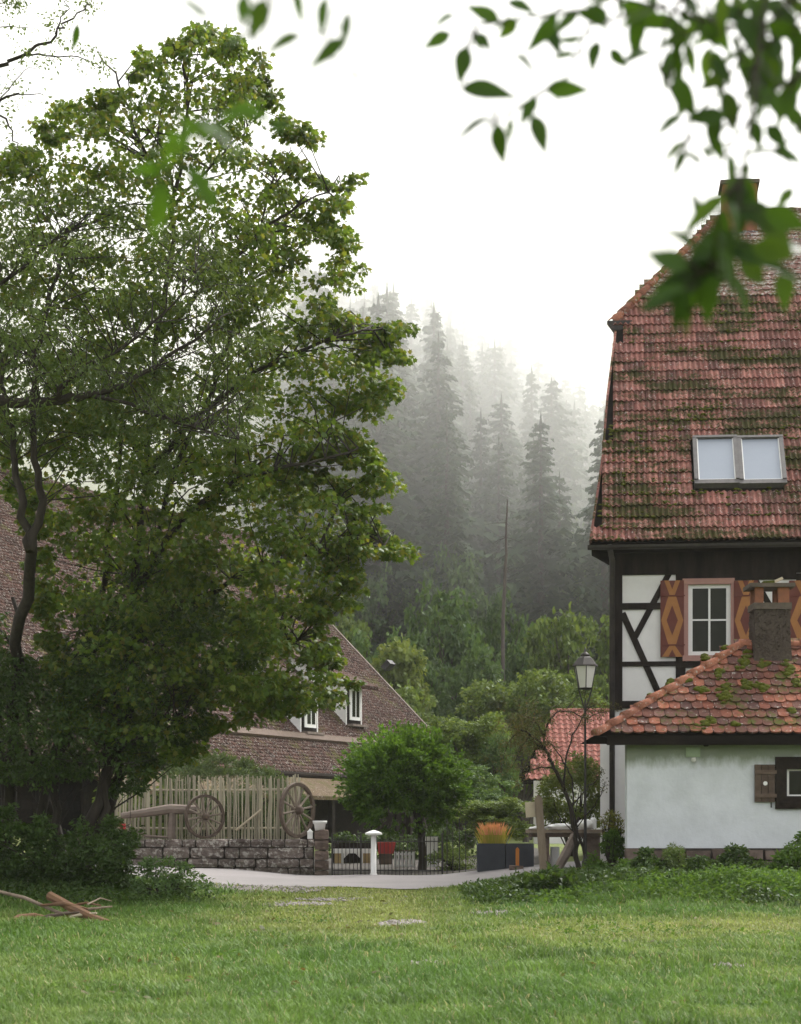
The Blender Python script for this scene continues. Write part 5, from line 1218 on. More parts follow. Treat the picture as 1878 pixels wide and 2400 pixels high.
def build_shrubs():
    rng = np.random.default_rng(51)
    # dark undergrowth at the foot of the left trees
    def fill(poly, D, depth, n, r0, r1): return pix_crown(poly, D, depth, n, rng, r0, r1, 8)
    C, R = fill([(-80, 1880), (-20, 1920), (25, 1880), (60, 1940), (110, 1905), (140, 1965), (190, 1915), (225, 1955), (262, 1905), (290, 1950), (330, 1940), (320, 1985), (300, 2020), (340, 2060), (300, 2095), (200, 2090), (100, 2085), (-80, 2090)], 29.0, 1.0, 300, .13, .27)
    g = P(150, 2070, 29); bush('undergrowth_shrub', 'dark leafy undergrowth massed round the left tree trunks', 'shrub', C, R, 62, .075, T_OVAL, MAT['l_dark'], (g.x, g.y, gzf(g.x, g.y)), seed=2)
    C, R = fill([(300, 2040), (350, 2000), (420, 2010), (480, 2050), (520, 2080), (440, 2095), (350, 2110), (290, 2100)], 28.6, .6, 60, .10, .2)
    g = P(380, 2080, 28.6); bush('bramble_shrub', 'low yellow-green brambles at the edge of the left thicket', 'shrub', C, R, 46, .06, T_OVAL, MAT['l_b1'], (g.x, g.y, gzf(g.x, g.y)), seed=3)
    # juniper hedge behind the pickets
    C, R = fill([(360, 1850), (390, 1790), (450, 1765), (520, 1768), (600, 1790), (660, 1815), (700, 1840), (720, 1880), (720, 1960), (360, 1960)], 40.3, .7, 190, .16, .3)
    g = P(540, 1960, 40.3); bush('juniper_hedge', 'feathery blue-green juniper rising behind the picket fence', 'hedge', C, R, 75, .10, T_NARROW, MAT['l_juni'], (g.x, g.y, gzf(g.x, g.y)), droop=-.5, up=.2, seed=4)
    C, R = fill([(230, 1850), (330, 1840), (420, 1850), (420, 1965), (230, 1965)], 40.0, .4, 60, .14, .26)
    g = P(320, 1960, 40.0); bush('hedge_bush', 'green bush seen between the pickets left of the cart wheels', 'bush', C, R, 60, .08, T_OVAL, MAT['l_b0'], (g.x, g.y, gzf(g.x, g.y)), seed=5)
    # bright ivy-like shrub under the shed roof
    C, R = fill([(1255, 1900), (1262, 1840), (1300, 1790), (1350, 1768), (1410, 1775), (1425, 1830), (1420, 1900), (1400, 1940), (1270, 1940)], 41.0, .6, 110, .14, .26)
    g = P(1340, 1960, 41.0); bush('laurel_bush', 'bright green leafy bush below the red shed roof', 'bush', C, R, 70, .085, T_OVAL, MAT['l_b2'], (g.x, g.y, gzf(g.x, g.y)), seed=6)
    # yellow-green box bush at the cottage corner
    C, R = fill([(1412, 1960), (1425, 1940), (1450, 1945), (1468, 1965), (1468, 2000), (1450, 2020), (1422, 2015), (1410, 1990)], 32.0, .28, 40, .07, .14)
    g = P(1440, 2030, 32); bush('box_bush', 'small clipped yellow-topped bush at the cottage corner', 'bush', C, R, 70, .045, T_OVAL, MAT['l_globe'], (g.x, g.y, gzf(g.x, g.y)), seed=7)
    C, R = fill([(1400, 1945), (1415, 1910), (1435, 1885), (1450, 1905), (1465, 1940), (1460, 1960), (1415, 1962)], 32.2, .2, 26, .06, .12)
    g = P(1436, 2030, 32.25); bush('golden_shrub', 'loose golden-green shoots above the clipped corner bush', 'bush', C, R, 30, .06, T_NARROW, MAT['l_yell'], (g.x, g.y, gzf(g.x, g.y)), droop=-.4, seed=8)
    # weeds on the bank before the cottage
    patches = [('dock_plant', 'dark broad-leaved plant on the bank below the sign post', (1190, 2035, 1400, 2110), 28.4, 90, .10, .18, .13, T_OVAL, 'l_dark', 26),
               ('bank_bush', 'dark rounded weed against the cottage plinth', (1474, 1978, 1556, 2075), 29.5, 60, .09, .17, .06, T_OVAL, 'l_dark', 46),
               ('bank_bush', 'upright dusty-leaved weed before the cottage plinth', (1545, 1955, 1615, 2075), 29.5, 46, .08, .15, .06, T_NARROW, 'l_willow', 50),
               ('bank_bush', 'tall green weed under the cottage board shutter', (1650, 1975, 1800, 2080), 29.5, 95, .09, .18, .07, T_OVAL, 'l_dark', 40),
               ('bank_bush', 'leafy green weed at the right end of the cottage plinth', (1785, 1950, 1990, 2085), 29.5, 125, .09, .18, .07, T_OVAL, 'l_weed', 40),
               ('bank_bush', 'low pale weed between the corner bush and the plinth', (1430, 2005, 1500, 2075), 29.5, 34, .08, .15, .06, T_OVAL, 'l_weed', 34),
               ('bank_bush', 'bright tuft of weeds beside the leaning log', (1350, 1995, 1430, 2065), 30.8, 34, .08, .15, .06, T_OVAL, 'l_weed', 34),
               ('bank_bush', 'low dark nettles spreading in the middle of the bank', (1580, 2000, 1705, 2085), 29.3, 70, .09, .16, .06, T_OVAL, 'l_dark', 36)]
    for i, (nm, lb, (x0, y0, x1, y1), D, n, r0, r1, sz, tp, m, per) in enumerate(patches):
        pl = [(x0, y1), (x0 + (x1 - x0) * .15, y0 + (y1 - y0) * .45), (x0 + (x1 - x0) * .5, y0), (x0 + (x1 - x0) * .85, y0 + (y1 - y0) * .4), (x1, y1)]
        C, R = fill(pl, D, .5, n, r0, r1); g = P((x0 + x1) / 2, y1, D); bush(nm, lb, 'plant', C, R, per, sz, tp, MAT[m], (g.x, g.y, gzf(g.x, g.y)), seed=20 + i)
    # ground cover of the bank: uncountable
    n = 10000; x = rng.uniform(1.0, 8.5, n); y = rng.uniform(26.6, 30.9, n); k = rng.random(n) < sm(26.6, 28.4, y - .25 * np.clip(2.4 - x, 0, 2)); x, y = x[k], y[k]
    h = vnoise(x, y, 1.1, 12); z = gz(x, y) + .03 + .42 * h * h * rng.random(len(x)) * sm(27, 29, y) * (1 - .6 * sm(29.5, 30.2, y)) + .05 * rng.random(len(x)); C = np.c_[x, y, z]; dk = vnoise(x, y, .8, 33) > .52
    pos, dr, nr, sz = clump_leaves(C[dk], np.full(dk.sum(), .12), 10, .07, .7, .1, .8, rng)  # these weeds get darker leaves, shading of the bank put into their colour
    stuff(tag(link('shaded_nettle_patch', np_mesh('shaded_nettle_patch', *leaves_np(pos, dr, nr, sz, T_OVAL), MAT['l_dark'])), 'nettles in patches on the bank, dark shading put into their leaf colour', 'nettles')); C = C[~dk]
    pos, dr, nr, sz = clump_leaves(C, np.full(len(C), .11), 9, .06, .7, .1, .8, rng)
    stuff(tag(link('ground_cover', np_mesh('ground_cover', *leaves_np(pos, dr, nr, sz, T_OVAL), MAT['l_weed'])), 'nettles and low weeds covering the bank before the cottage', 'weeds'))
    n = 4200; y = 13 + 16 * rng.random(n); x = (rng.random(n) * 2 - 1) * (.22 * y + .6); k = (vnoise(x, y, .9, 15) > .58) & ((y < 26) | (x < -2.4)) ; x, y = x[k], y[k]
    C = np.c_[x, y, gz(x, y) + .025]; pos, dr, nr, sz = clump_leaves(C, np.full(len(C), .06), 7, .05, .5, 0, 1.2, rng)
    stuff(tag(link('meadow_herbs', np_mesh('meadow_herbs', *leaves_np(pos, dr, nr, sz, T_OVAL), MAT['l_weed'])), 'low clover and plantain leaves scattered in the meadow', 'weeds'))
    n = 420; y = 13 + 17 * rng.random(n) ** .8; x = (rng.random(n) * 2 - 1) * (.22 * y + .6); k = (x < 0) | (rng.random(n) < .45); x, y = x[k], y[k]
    pos = np.c_[x, y, gz(x, y) + .05]; dr = unit(rng.normal(size=(len(x), 3)) * np.array([1, 1, .25])); nr = unit(rng.normal(size=(len(x), 3)) * .4 + np.array([0, 0, 1]))
    stuff(tag(link('fallen_leaves', np_mesh('fallen_leaves', *leaves_np(pos, dr, nr, .05 + .04 * rng.random(len(x)), T_MAPLE), MAT['l_brown'])), 'scattered brown leaves fallen on the meadow', 'leaves'))
    n = 1500; x = rng.uniform(-8.5, -2.6, n); y = rng.uniform(27.0, 29.8, n); k = rng.random(n) < sm(26.8, 28.2, y) * sm(2.4, 4.0, -x); x, y = x[k], y[k]
    C = np.c_[x, y, gz(x, y) + .05 + .1 * rng.random(len(x))]; pos, dr, nr, sz = clump_leaves(C, np.full(len(C), .12), 10, .065, .7, .1, .8, rng)
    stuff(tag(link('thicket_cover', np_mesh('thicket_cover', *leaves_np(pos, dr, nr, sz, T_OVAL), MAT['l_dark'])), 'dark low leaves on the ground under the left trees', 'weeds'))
build_shrubs()

def build_globe():
    rng = np.random.default_rng(61); D = 40.5; c = P(947, 1838, D); s = D / F; rx, rz = 146 * s, 117 * s
    b0 = P(990, 2050, D - .3); root = thing('globe_tree', 'round clipped dense green globe tree behind the lane', 'tree', (b0.x, b0.y, gzf(b0.x, b0.y)))
    b = MB(); top = Vector((c.x + .1, D, c.z - .3)); limb(b, [Vector((b0.x, b0.y, gzf(b0.x, b0.y) - .1)), P(990, 1990, D - .3), P(985, 1930, D - .2), top], .10, .06, 8, 3, .01)
    n = 500; d = unit(rng.normal(size=(n, 3))); d[:, 2] = np.where(d[:, 2] < -.72, -d[:, 2], d[:, 2]); rr_ = .66 + .36 * rng.random(n); lob = 1 + .10 * np.sin(d[:, 0] * 7 + 1) * np.sin(d[:, 2] * 8 + d[:, 1] * 3) + .07 * rng.normal(size=n)
    C = np.array(c) + d * np.array([rx, rx * .9, rz]) * (rr_ * lob * .92)[:, None]
    for q in C[::9]: q = Vector(q); b.tube([top, top.lerp(q, .55) + Z * .1, q], [.04, .022, .008], 5)
    b.obj('trunk', MAT['bark'], root, True)
    m = 95; dd = np.repeat(d, m, 0); pos = np.repeat(C, m, 0) + unit(rng.normal(size=(n * m, 3))) * (rng.random((n * m, 1)) ** .5) * np.array([.17, .17, .11]); dirs = unit(dd + rng.normal(size=(n * m, 3)) * .5 + np.array([0, 0, .2])); nr = unit(rng.normal(size=(n * m, 3)) * .6 + np.array([0, 0, .8]))
    # shoots standing out of the outline
    ns = 330; ds = unit(rng.normal(size=(ns, 3)) + np.array([0, 0, .35])); o = np.array(c) + ds * np.array([rx, rx * .9, rz]) * .93; t = rng.random((ns, 14)); sp = (o[:, None, :] + (unit(ds + rng.normal(size=(ns, 3)) * .35)[:, None, :] + np.array([0, 0, .3])) * (t * .26)[..., None]).reshape(-1, 3) + rng.normal(size=(ns * 14, 3)) * .015
    pos = np.concatenate([pos, sp]); dirs = np.concatenate([dirs, unit(np.repeat(ds, 14, 0) + rng.normal(size=(ns * 14, 3)) * .6)]); nr = np.concatenate([nr, unit(rng.normal(size=(ns * 14, 3)) + np.array([0, 0, .5]))])
    link('crown', np_mesh('crown', *leaves_np(pos, dirs, nr, .086 * (.6 + .8 * rng.random(len(pos))), T_OVAL), MAT['l_globe']), root)
build_globe()

def build_gnarled():
    rng = np.random.default_rng(71); rr = random.Random(71); D = 32.9; g = P(1362, 2050, D)
    root = thing('gnarled_shrub', 'gnarled thorny shrub with arching bare branches around the lantern', 'shrub', (g.x, D, gzf(g.x, D))); b = MB(); sk = []
    def tr(px, r0, r1): sk.extend(limb(b, [P(x, y, D + dz) for x, y, dz in px], r0, r1, 6, 4, .012, rr))
    tr(((1362, 2060, 0), (1352, 2010, 0), (1346, 1950, 0), (1338, 1900, 0), (1322, 1850, 0), (1300, 1800, -.1), (1280, 1760, -.1), (1270, 1745, -.1)), .05, .022)
    tr(((1385, 2060, .1), (1372, 2000, .1), (1350, 1940, .1), (1340, 1890, .2)), .035, .02)
    tr(((1280, 1760, -.1), (1276, 1725, -.1), (1288, 1690, -.1), (1310, 1668, -.1), (1345, 1670, -.1), (1375, 1685, -.1)), .022, .008)
    tr(((1300, 1800, -.1), (1262, 1800, -.2), (1236, 1815, -.2), (1222, 1840, -.2)), .018, .005); tr(((1270, 1745, -.1), (1240, 1720, -.3), (1215, 1712, -.3), (1190, 1745, -.3), (1180, 1780, -.3)), .020, .005)
    tr(((1338, 1900, 0), (1345, 1850, .1), (1330, 1800, .1), (1302, 1758, .1), (1285, 1740, .1)), .016, .008)
    tr(((1322, 1850, 0), (1328, 1770, .1), (1350, 1710, .1), (1378, 1665, .1), (1400, 1650, .1)), .020, .006); tr(((1340, 1890, .2), (1375, 1850, .2), (1400, 1825, .2), (1412, 1800, .2)), .014, .005)
    tr(((1276, 1725, -.1), (1255, 1690, -.2), (1225, 1680, -.2), (1200, 1700, -.2)), .014, .004); tr(((1375, 1685, -.1), (1400, 1672, -.1), (1425, 1672, -.1)), .008, .004); tr(((1240, 1720, -.3), (1220, 1760, -.3), (1200, 1800, -.3)), .010, .004)
    tr(((1378, 1665, .1), (1372, 1640, .1), (1374, 1610, .1)), .008, .003); tr(((1346, 1950, 0), (1385, 1900, -.1), (1410, 1860, -.1), (1418, 1835, -.1)), .012, .004); tr(((1346, 1950, 0), (1310, 1910, -.1), (1300, 1880, -.1)), .010, .004)
    for _ in range(170):
        p = sk[rng.integers(len(sk))]
        if p.z < P(0, 1860, D).z: continue
        q = p + Vector((rng.normal(-.05, .16), rng.normal(0, .1), rng.normal(.02, .13))); b.tube([p, (p + q) / 2 + Vector((0, 0, .02)), q], [.005, .004, .002], 4, False)
    b.obj('branches', MAT['bark'], root, True); pts = np.array([list(p) for p in sk]); k = pts[:, 2] > P(0, 1860, D).z
    C = pts[k][rng.integers(0, k.sum(), 200)] + rng.normal(0, .035, (200, 3)); C = np.concatenate([C, np.array([list(P(rng.normal(1228, 34), rng.normal(1730, 42), D - .3 + rng.normal(0, .2))) for _ in range(260)]), np.array([list(P(rng.normal(1400, 25), rng.normal(1655, 12), D + .1)) for _ in range(30)])])
    pos, dr, nr, sz = clump_leaves(C, np.full(len(C), .08), 11, .036, .8, .3, .5, rng)
    link('foliage', np_mesh('foliage', *leaves_np(pos, dr, nr, sz, T_OVAL), MAT['l_brown']), root)
build_gnarled()

# ------------------------------------------------------------------ far wood: a few masters, copied
def master_broad(name, seed, m, n=230, per=34, shape=(1, 1, 1), size=.030):
    """unit-high broadleaf: trunk from 0, crown to 1; half width about .38"""
    rng = np.random.default_rng(seed); rr = random.Random(seed); b = MB(); sk = limb(b, [(0, 0, -.05), (.01, 0, .2), (-.01, .01, .5), (0, 0, .85)], .022, .004, 7, 3, .006, rr)
    C = []; R = []
    lobes = [(rng.uniform(-.22, .22), rng.uniform(-.2, .2), rng.uniform(.35, .82), rng.uniform(.12, .2)) for _ in range(11)] + [(0, 0, .8, .17), (0, 0, .5, .24)]
    while len(C) < n:
        l = lobes[rng.integers(len(lobes))]; d = unit(rng.normal(size=3)); q = np.array(l[:3]) + d * l[3] * rng.uniform(.6, 1.0) * np.array([1, 1, .8])
        if q[2] < .12 or q[2] > .99: continue
        C.append(q * np.array(shape)); R.append(rng.uniform(.03, .06))
    C = np.array(C); R = np.array(R)
    for c in C[::5]: k = sk[min(len(sk) - 1, int(max(0, c[2] - .2) * len(sk)))]; b.tube([k, Vector(c) * .5 + Vector(k) * .5, c], [.008, .005, .002], 4, False)
    tm = b.mesh('trunk', MAT['bark2']); pos, dr, nr, sz = clump_leaves(C, R, per, size, .7, .3, .7, rng)
    return tm, np_mesh('crown', *leaves_np(pos, dr, nr, sz, T_TUFT), m)
def master_spruce(seed, slim=1.0, bare=0.06):
    rng = np.random.default_rng(seed); b = MB(); b.tube([(0, 0, -.03), (0, 0, .5), (0, 0, 1.0)], [.012, .008, .001], 6); V = []; Fc = []; k = 0
    nb = 430
    for i in range(nb):
        t = bare + (1 - bare) * (i / nb) ** 1.25 + rng.normal(0, .008); t = min(max(t, bare * .8), .985); L0 = (.150 * (1 - t) ** .80 + .005) * slim * (1 if t > .2 else .75 + t)
        a = i * 2.399 + rng.normal(0, .4); L = L0 * rng.uniform(.45, 1.2) * (1 + .18 * math.sin(a * 2 + t * 21)); dr = np.array([math.cos(a), math.sin(a), 0]); sd = np.array([-math.sin(a), math.cos(a), 0])
        drop = L * rng.uniform(.15, .6); ns = 7
        for q in range(ns):                                           # drooping sprays along the bough
            f0 = .10 + .9 * q / ns; p = dr * L * f0 + np.array([0, 0, t - drop * f0 ** 1.5 + L * .12 * f0]) + rng.normal(0, .0018, 3); w = (L * .34 * (1 - .55 * f0) + .004) * rng.uniform(.7, 1.3)
            for sg in (-1, 1):
                tip = p + dr * w * rng.uniform(.3, 1) + sd * sg * w * rng.uniform(.3, 1.1) + np.array([0, 0, -w * rng.uniform(.3, 1.1)])
                V += [p - dr * w * .25, p + dr * w * .6 + np.array([0, 0, w * .1]), tip]; Fc.append((k, k + 1, k + 2)); k += 3
        p = dr * L * .9 + np.array([0, 0, t - drop * .85]); V += [p - sd * .004, p + sd * .004, p + dr * L * .16 + np.array([0, 0, -.004])]; Fc.append((k, k + 1, k + 2)); k += 3
    V += [np.array([-.004, 0, .97]), np.array([.004, 0, .97]), np.array([0, 0, 1.02])]; Fc.append((k, k + 1, k + 2))
    return b.mesh('trunk', MAT['bark2']), np_mesh('crown', np.array(V), np.array(Fc), MAT['l_spruce'])
def plant_tree(name, label, cat, group, masters, base, h, w, rot):
    root = thing(name, label, cat, base, group); M = Matrix.Translation(base) @ Matrix.Rotation(rot, 4, 'Z') @ Matrix.Diagonal((w, w, h, 1))
    for nm, me in zip(('trunk', 'crown'), masters): link(nm, me, root, M)
    return root
def build_forest():
    rng = np.random.default_rng(81); SP = [master_spruce(s, k) for s, k in ((1, 1.0), (2, .85), (3, 1.15), (4, .95))]
    placed = []
    def lab_s(d):
        k = 0 if d < 145 else 1 if d < 195 else 2
        return (('dark green spruce low on the misty slope', 'grey spruce half veiled by mist at mid-slope', 'pale spruce almost lost in the mist high on the slope')[k], 'tree', ('spruces low on the slope', 'spruces at mid-slope', 'spruces high in the mist')[k])
    def spruce(px, py, d, h):
        p = P(px, py, d); x = p.x; gzb = gzf(x, d); hh = max(10, p.z - gzb) if h is None else h
        if h is not None:
            pass
        plant_tree('spruce_tree', *lab_s(d), SP[rng.integers(4)], (x, d, gzb - .5), hh, hh * rng.uniform(1.15, 1.5), rng.random() * 6.28); placed.append((x, d))
    # the tips that show against the mist, left to right
    for px, py, d in ((640, 560, 250), (720, 590, 240), (800, 600, 246), (845, 575, 258), (880, 650, 235), (985, 655, 238), (955, 720, 225), (1085, 718, 222), (1060, 800, 205), (1196, 778, 205), (1262, 832, 196), (1325, 872, 192), (1360, 886, 186), (1140, 850, 190), (1290, 930, 175), (1390, 930, 180), (1020, 830, 200), (920, 790, 215)):
        spruce(px, py, d, None)
    tries = 0
    while len(placed) < 250 and tries < 16000:
        tries += 1; d = 112 + 125 * rng.random() ** .8; px = rng.uniform(700, 1430); x = (px - CX) / F * d; gb = gzf(x, d); h = rng.uniform(20, 31)
        ytip = HOR - (gb + h - CAMZ) * F / d; lim = np.interp(px, [690, 845, 985, 1085, 1196, 1262, 1360, 1440], [590, 610, 670, 725, 785, 840, 895, 925])
        if ytip < lim or any((x - a) ** 2 + (d - b_) ** 2 < 6 for a, b_ in placed): continue
        plant_tree('spruce_tree', *lab_s(d), SP[rng.integers(4)], (x, d, gb - .5), h, h * rng.uniform(1.15, 1.55), rng.random() * 6.28); placed.append((x, d))
    # long bare pale trunk at the edge of the wood
    d = 96; x = P(1178, 1500, d).x; gb = gzf(x, d); b = MB(); root = thing('dead_pine', 'long bare pale trunk of a dead pine before the dark spruces', 'tree', (x, d, gb))
    sk = limb(b, [Vector((x, d, gb - .3)), P(1180, 1450, d), P(1185, 1300, d), P(1188, 1200, d), P(1189, 1170, d)], .12, .02, 8, 3, .03); b.obj('trunk', MAT['barkpale'], root)
    for k in range(16):
        p = sk[rng.integers(3, len(sk) - 4)]; q = p + Vector((rng.normal(0, .5), rng.normal(0, .5), rng.uniform(-.5, .0))); MB().tube([p, (p + q) / 2 + Z * .05, q], [.018, .012, .005], 4).obj('branch', MAT['barkpale'], root)
    # broadleaf trees at the foot of the hill, each with its own place
    BM = [master_broad('b0', 11, MAT['l_b0']), master_broad('b1', 12, MAT['l_b1']), master_broad('b2', 13, MAT['l_b2'], shape=(.8, .8, 1))]
    near = [master_broad('b0', 14, MAT['l_b0'], 360, 46, size=.020), master_broad('b1', 15, MAT['l_b1'], 360, 46, size=.020)]
    lab = 'green broadleaf tree at the foot of the misty hill'; grp = 'broadleaf trees at the foot of the hill'
    for (px, ytop, w, d, k) in ((915, 1455, 260, 90, 2), (1060, 1335, 250, 100, 1), (1330, 1370, 240, 92, 0), (990, 1440, 220, 96, 1), (860, 1440, 220, 98, 1), (1130, 1480, 200, 92, 1), (1420, 1380, 230, 96, 0), (1240, 1420, 200, 100, 1), (800, 1380, 200, 100, 0), (1300, 1520, 280, 80, 0), (950, 1560, 260, 86, 0),
                                (1080, 1250, 220, 112, 1), (1230, 1280, 220, 118, 1), (960, 1290, 200, 114, 1), (1360, 1240, 230, 116, 1), (860, 1300, 220, 112, 1), (1150, 1350, 180, 106, 1), (1000, 1130, 200, 130, 1), (1310, 1130, 200, 132, 1), (1120, 1180, 200, 126, 1), (1420, 1190, 200, 124, 1), (900, 1180, 200, 128, 1)):
        x = (px - CX) / F * d; gb = gzf(x, d); z = CAMZ + (HOR - ytop) * d / F; h = max(4, z - gb); wd = w * d / F / .76
        plant_tree('broadleaf_tree', (('olive green', 'dark green', 'pointed yellow-green')[k] + ' broadleaf tree at the foot of the misty hill'), 'tree', grp, BM[k], (x, d, gb - .2), h, wd, rng.random() * 6.28)
    for (px, ytop, w, d, k, lb) in ((1230, 1545, 330, 76, 0, 'broad bright green tree behind the street lantern'), (1105, 1640, 260, 56, 0, 'green tree between globe tree and lantern'), (1090, 1760, 240, 49, 1, 'dark green thicket tree behind the slate planter'), (1165, 1690, 170, 55, 1, 'dark leafy tree behind the gnarled shrub'), (1010, 1690, 200, 60, 0, 'green tree behind the corner of the barn roof'), (1160, 1850, 220, 46, 0, 'low green bushy tree behind the plumed grass'), (1395, 1590, 220, 78, 0, 'green tree beside the downpipe of the tall house')):
        x = (px - CX) / F * d; gb = gzf(x, d); z = CAMZ + (HOR - ytop) * d / F; h = max(1.5, z - gb); wd = w * d / F / .76
        plant_tree('broadleaf_tree', lb, 'tree', 'trees behind the yard', near[k], (x, d, gb - .1), h, wd, rng.random() * 6.28)
    C, R = pix_crown([(760, 2045), (760, 1960), (860, 1945), (960, 1950), (1050, 1930), (1140, 1950), (1140, 2045)], 47.0, .5, 130, rng, .16, .3, 8); g = P(950, 2030, 47.0)
    bush('shade_foliage', 'added dark foliage imitating the shaded shed interior behind the railings', 'hedge', C, R, 60, .09, T_OVAL, MAT['l_dark'], (g.x, g.y, gzf(g.x, g.y)), seed=43)  # dark leaves added to stand in for the shed's shaded interior
    C, R = pix_crown([(1000, 2045), (1000, 2000), (1040, 1975), (1110, 1985), (1130, 2045)], 39.6, .4, 40, rng, .10, .2, 8); g = P(1065, 2045, 39.6)
    bush('yard_bush', 'green bush behind the railings left of the planter', 'bush', C, R, 55, .06, T_OVAL, MAT['l_b0'], (g.x, g.y, gzf(g.x, g.y)), seed=44)
build_forest()

# ------------------------------------------------------------------ branches of the tree we stand under
def near_leaf(name, m, L, wd, curl, fold):
    b = MB(); n = 7; vs = []
    for i in range(n + 1):
        t = i / n; w = wd * (math.sin(math.pi * t ** .72) ** 1.15) if 0 < t < 1 else .0008; z = -curl * t * t * L
        for q in (-1, 0, 1): vs.append((t * L, q * w, z + abs(q) * w * fold))
    b.add(vs, [(i * 3 + k, i * 3 + k + 1, i * 3 + k + 4, i * 3 + k + 3) for i in range(n) for k in (0, 1)]); return b.mesh(name, m, True)
def build_overhang():
    D = 3.0; rr = random.Random(91); root = thing('overhanging_tree', 'tree whose out-of-focus leafy twigs hang into the top of the view', 'tree', (2.6, 3.6, gzf(2.6, 3.6)))
    b = MB(); sk = limb(b, [(2.6, 3.6, -.1), (2.5, 3.5, 1.5), (2.3, 3.4, 2.8), (2.1, 3.3, 4.2), (2.0, 3.2, 5.6)], .16, .05, 10, 4, .01, rr)
    limb(b, [(2.3, 3.4, 2.9), (1.6, 3.2, 3.2), (.9, 3.05, 3.2), (.2, 2.9, 3.1), (-.5, 2.6, 2.95), (-.9, 2.4, 2.85)], .05, .008, 8, 4, .008, rr)
    b.obj('trunk', MAT['bark'], root, True)
    mesh2 = [near_leaf('leaf', MAT['l_fore2'], 1.0, w, .3, .3) for w in (.2, .17)]
    mesh = [near_leaf('leaf', MAT['l_fore'], 1.0, w, c, f) for w, c, f in ((.21, .25, .25), (.18, .42, .35), (.24, .15, .22), (.15, .34, .4))]
    tw = {}; pet = []
    def leaf(px, py, ang, L, D=D, face=None, ms=None):
        """a leaf centred on a photo pixel; ang in degrees, 0 to the right, 90 down; L in photo pixels"""
        c = P(px, py, D + rr.gauss(0, .05)); l = L * D / F; a = rad(ang)
        dr = Vector((math.cos(a), rr.gauss(0, .3), -math.sin(a))).normalized(); up = Vector((rr.gauss(0, .35), -.9 if face is None else face, rr.gauss(.3, .4))); up = (up - dr * up.dot(dr)).normalized(); y = up.cross(dr)
        M = frame(c - dr * l * .5, dr * l, y * l, up * l); link('leaf', rr.choice(ms or mesh), root, M); pet.append((c - dr * l * .5, dr)); return c - dr * l * .5
    def twig(pts, D=D, r=.0026, fill=0):
        tw.setdefault(round(D, 2), []).extend(P(x1 + (x2 - x1) * k / 8, y1 + (y2 - y1) * k / 8, D) for (x1, y1), (x2, y2) in zip(pts, pts[1:]) for k in range(9))
        if fill:
            for (x1, y1), (x2, y2) in zip(pts, pts[1:]):
                L = math.hypot(x2 - x1, y2 - y1); a = math.degrees(math.atan2(y2 - y1, x2 - x1))
                for k in range(int(L / fill)):
                    t = (k + rr.random()) / max(1, L / fill); sg = rr.choice((-1, 1)); an = a + sg * rr.uniform(25, 70); l = rr.uniform(55, 120)
                    x, y = x1 + (x2 - x1) * t, y1 + (y2 - y1) * t; leaf(x + math.cos(rad(an)) * l * .55, y + math.sin(rad(an)) * l * .55, an, l, D)
        bb = MB(); bb.tube([P(x, y, D) for x, y in pts], [r * 1.3] + [r] * (len(pts) - 2) + [r * .5], 5); bb.obj('twig', MAT['bark'], root)
    T = lambda cx, cy: (900 + .5726 * cx, .5726 * cy)
    for cx, cy, an, L in ((235, 80, 170, 105), (215, 165, 155, 110), (565, 25, 25, 115), (475, 92, 175, 115), (385, 170, 70, 70), (322, 265, 100, 130), (430, 365, 5, 190), (600, 262, 20, 130), (690, 150, 60, 150), (750, 365, 8, 150), (360, 520, 150, 150), (515, 528, 100, 75), (640, 550, 65, 140), (862, 75, 20, 130), (858, 225, 105, 120), (960, 240, 50, 90), (1080, 75, 25, 220), (970, 25, 60, 120), (1040, 180, 60, 80), (1170, 165, 155, 70), (1270, 170, 45, 60), (1205, 290, 95, 130), (1232, 400, 65, 160), (1160, 510, 150, 110), (1390, 290, 50, 120), (1380, 60, 95, 160),
                          (1212, 660, 110, 110), (1270, 640, 200, 90), (1350, 545, 95, 120), (1370, 610, 70, 90), (1330, 630, 40, 80), (1490, 130, 80, 150), (1530, 60, 40, 150), (1560, 180, 30, 160), (1620, 60, 50, 140), (1650, 130, 20, 150), (1600, 240, 60, 150), (1550, 330, 40, 140), (1640, 300, 70, 150), (1660, 430, 100, 150), (1600, 420, 60, 130), (1540, 440, 130, 100), (1690, 220, 80, 120), (1480, 30, 120, 120), (1700, 30, 30, 140), (1610, 560, 50, 110), (1660, 630, 10, 130), (1640, 810, 130, 90), (1480, 700, 95, 80), (1700, 500, 60, 120), (1580, 20, 150, 120), (1450, 190, 60, 90)):
        leaf(*T(cx, cy), an, L * .5726 * 1.25)
    for _ in range(30): leaf(rr.uniform(1560, 1900), rr.uniform(-10, 330) * rr.uniform(.5, 1), rr.choice((60, 80, 100, 40, 130)) + rr.gauss(0, 15), rr.uniform(60, 115), D + .25)
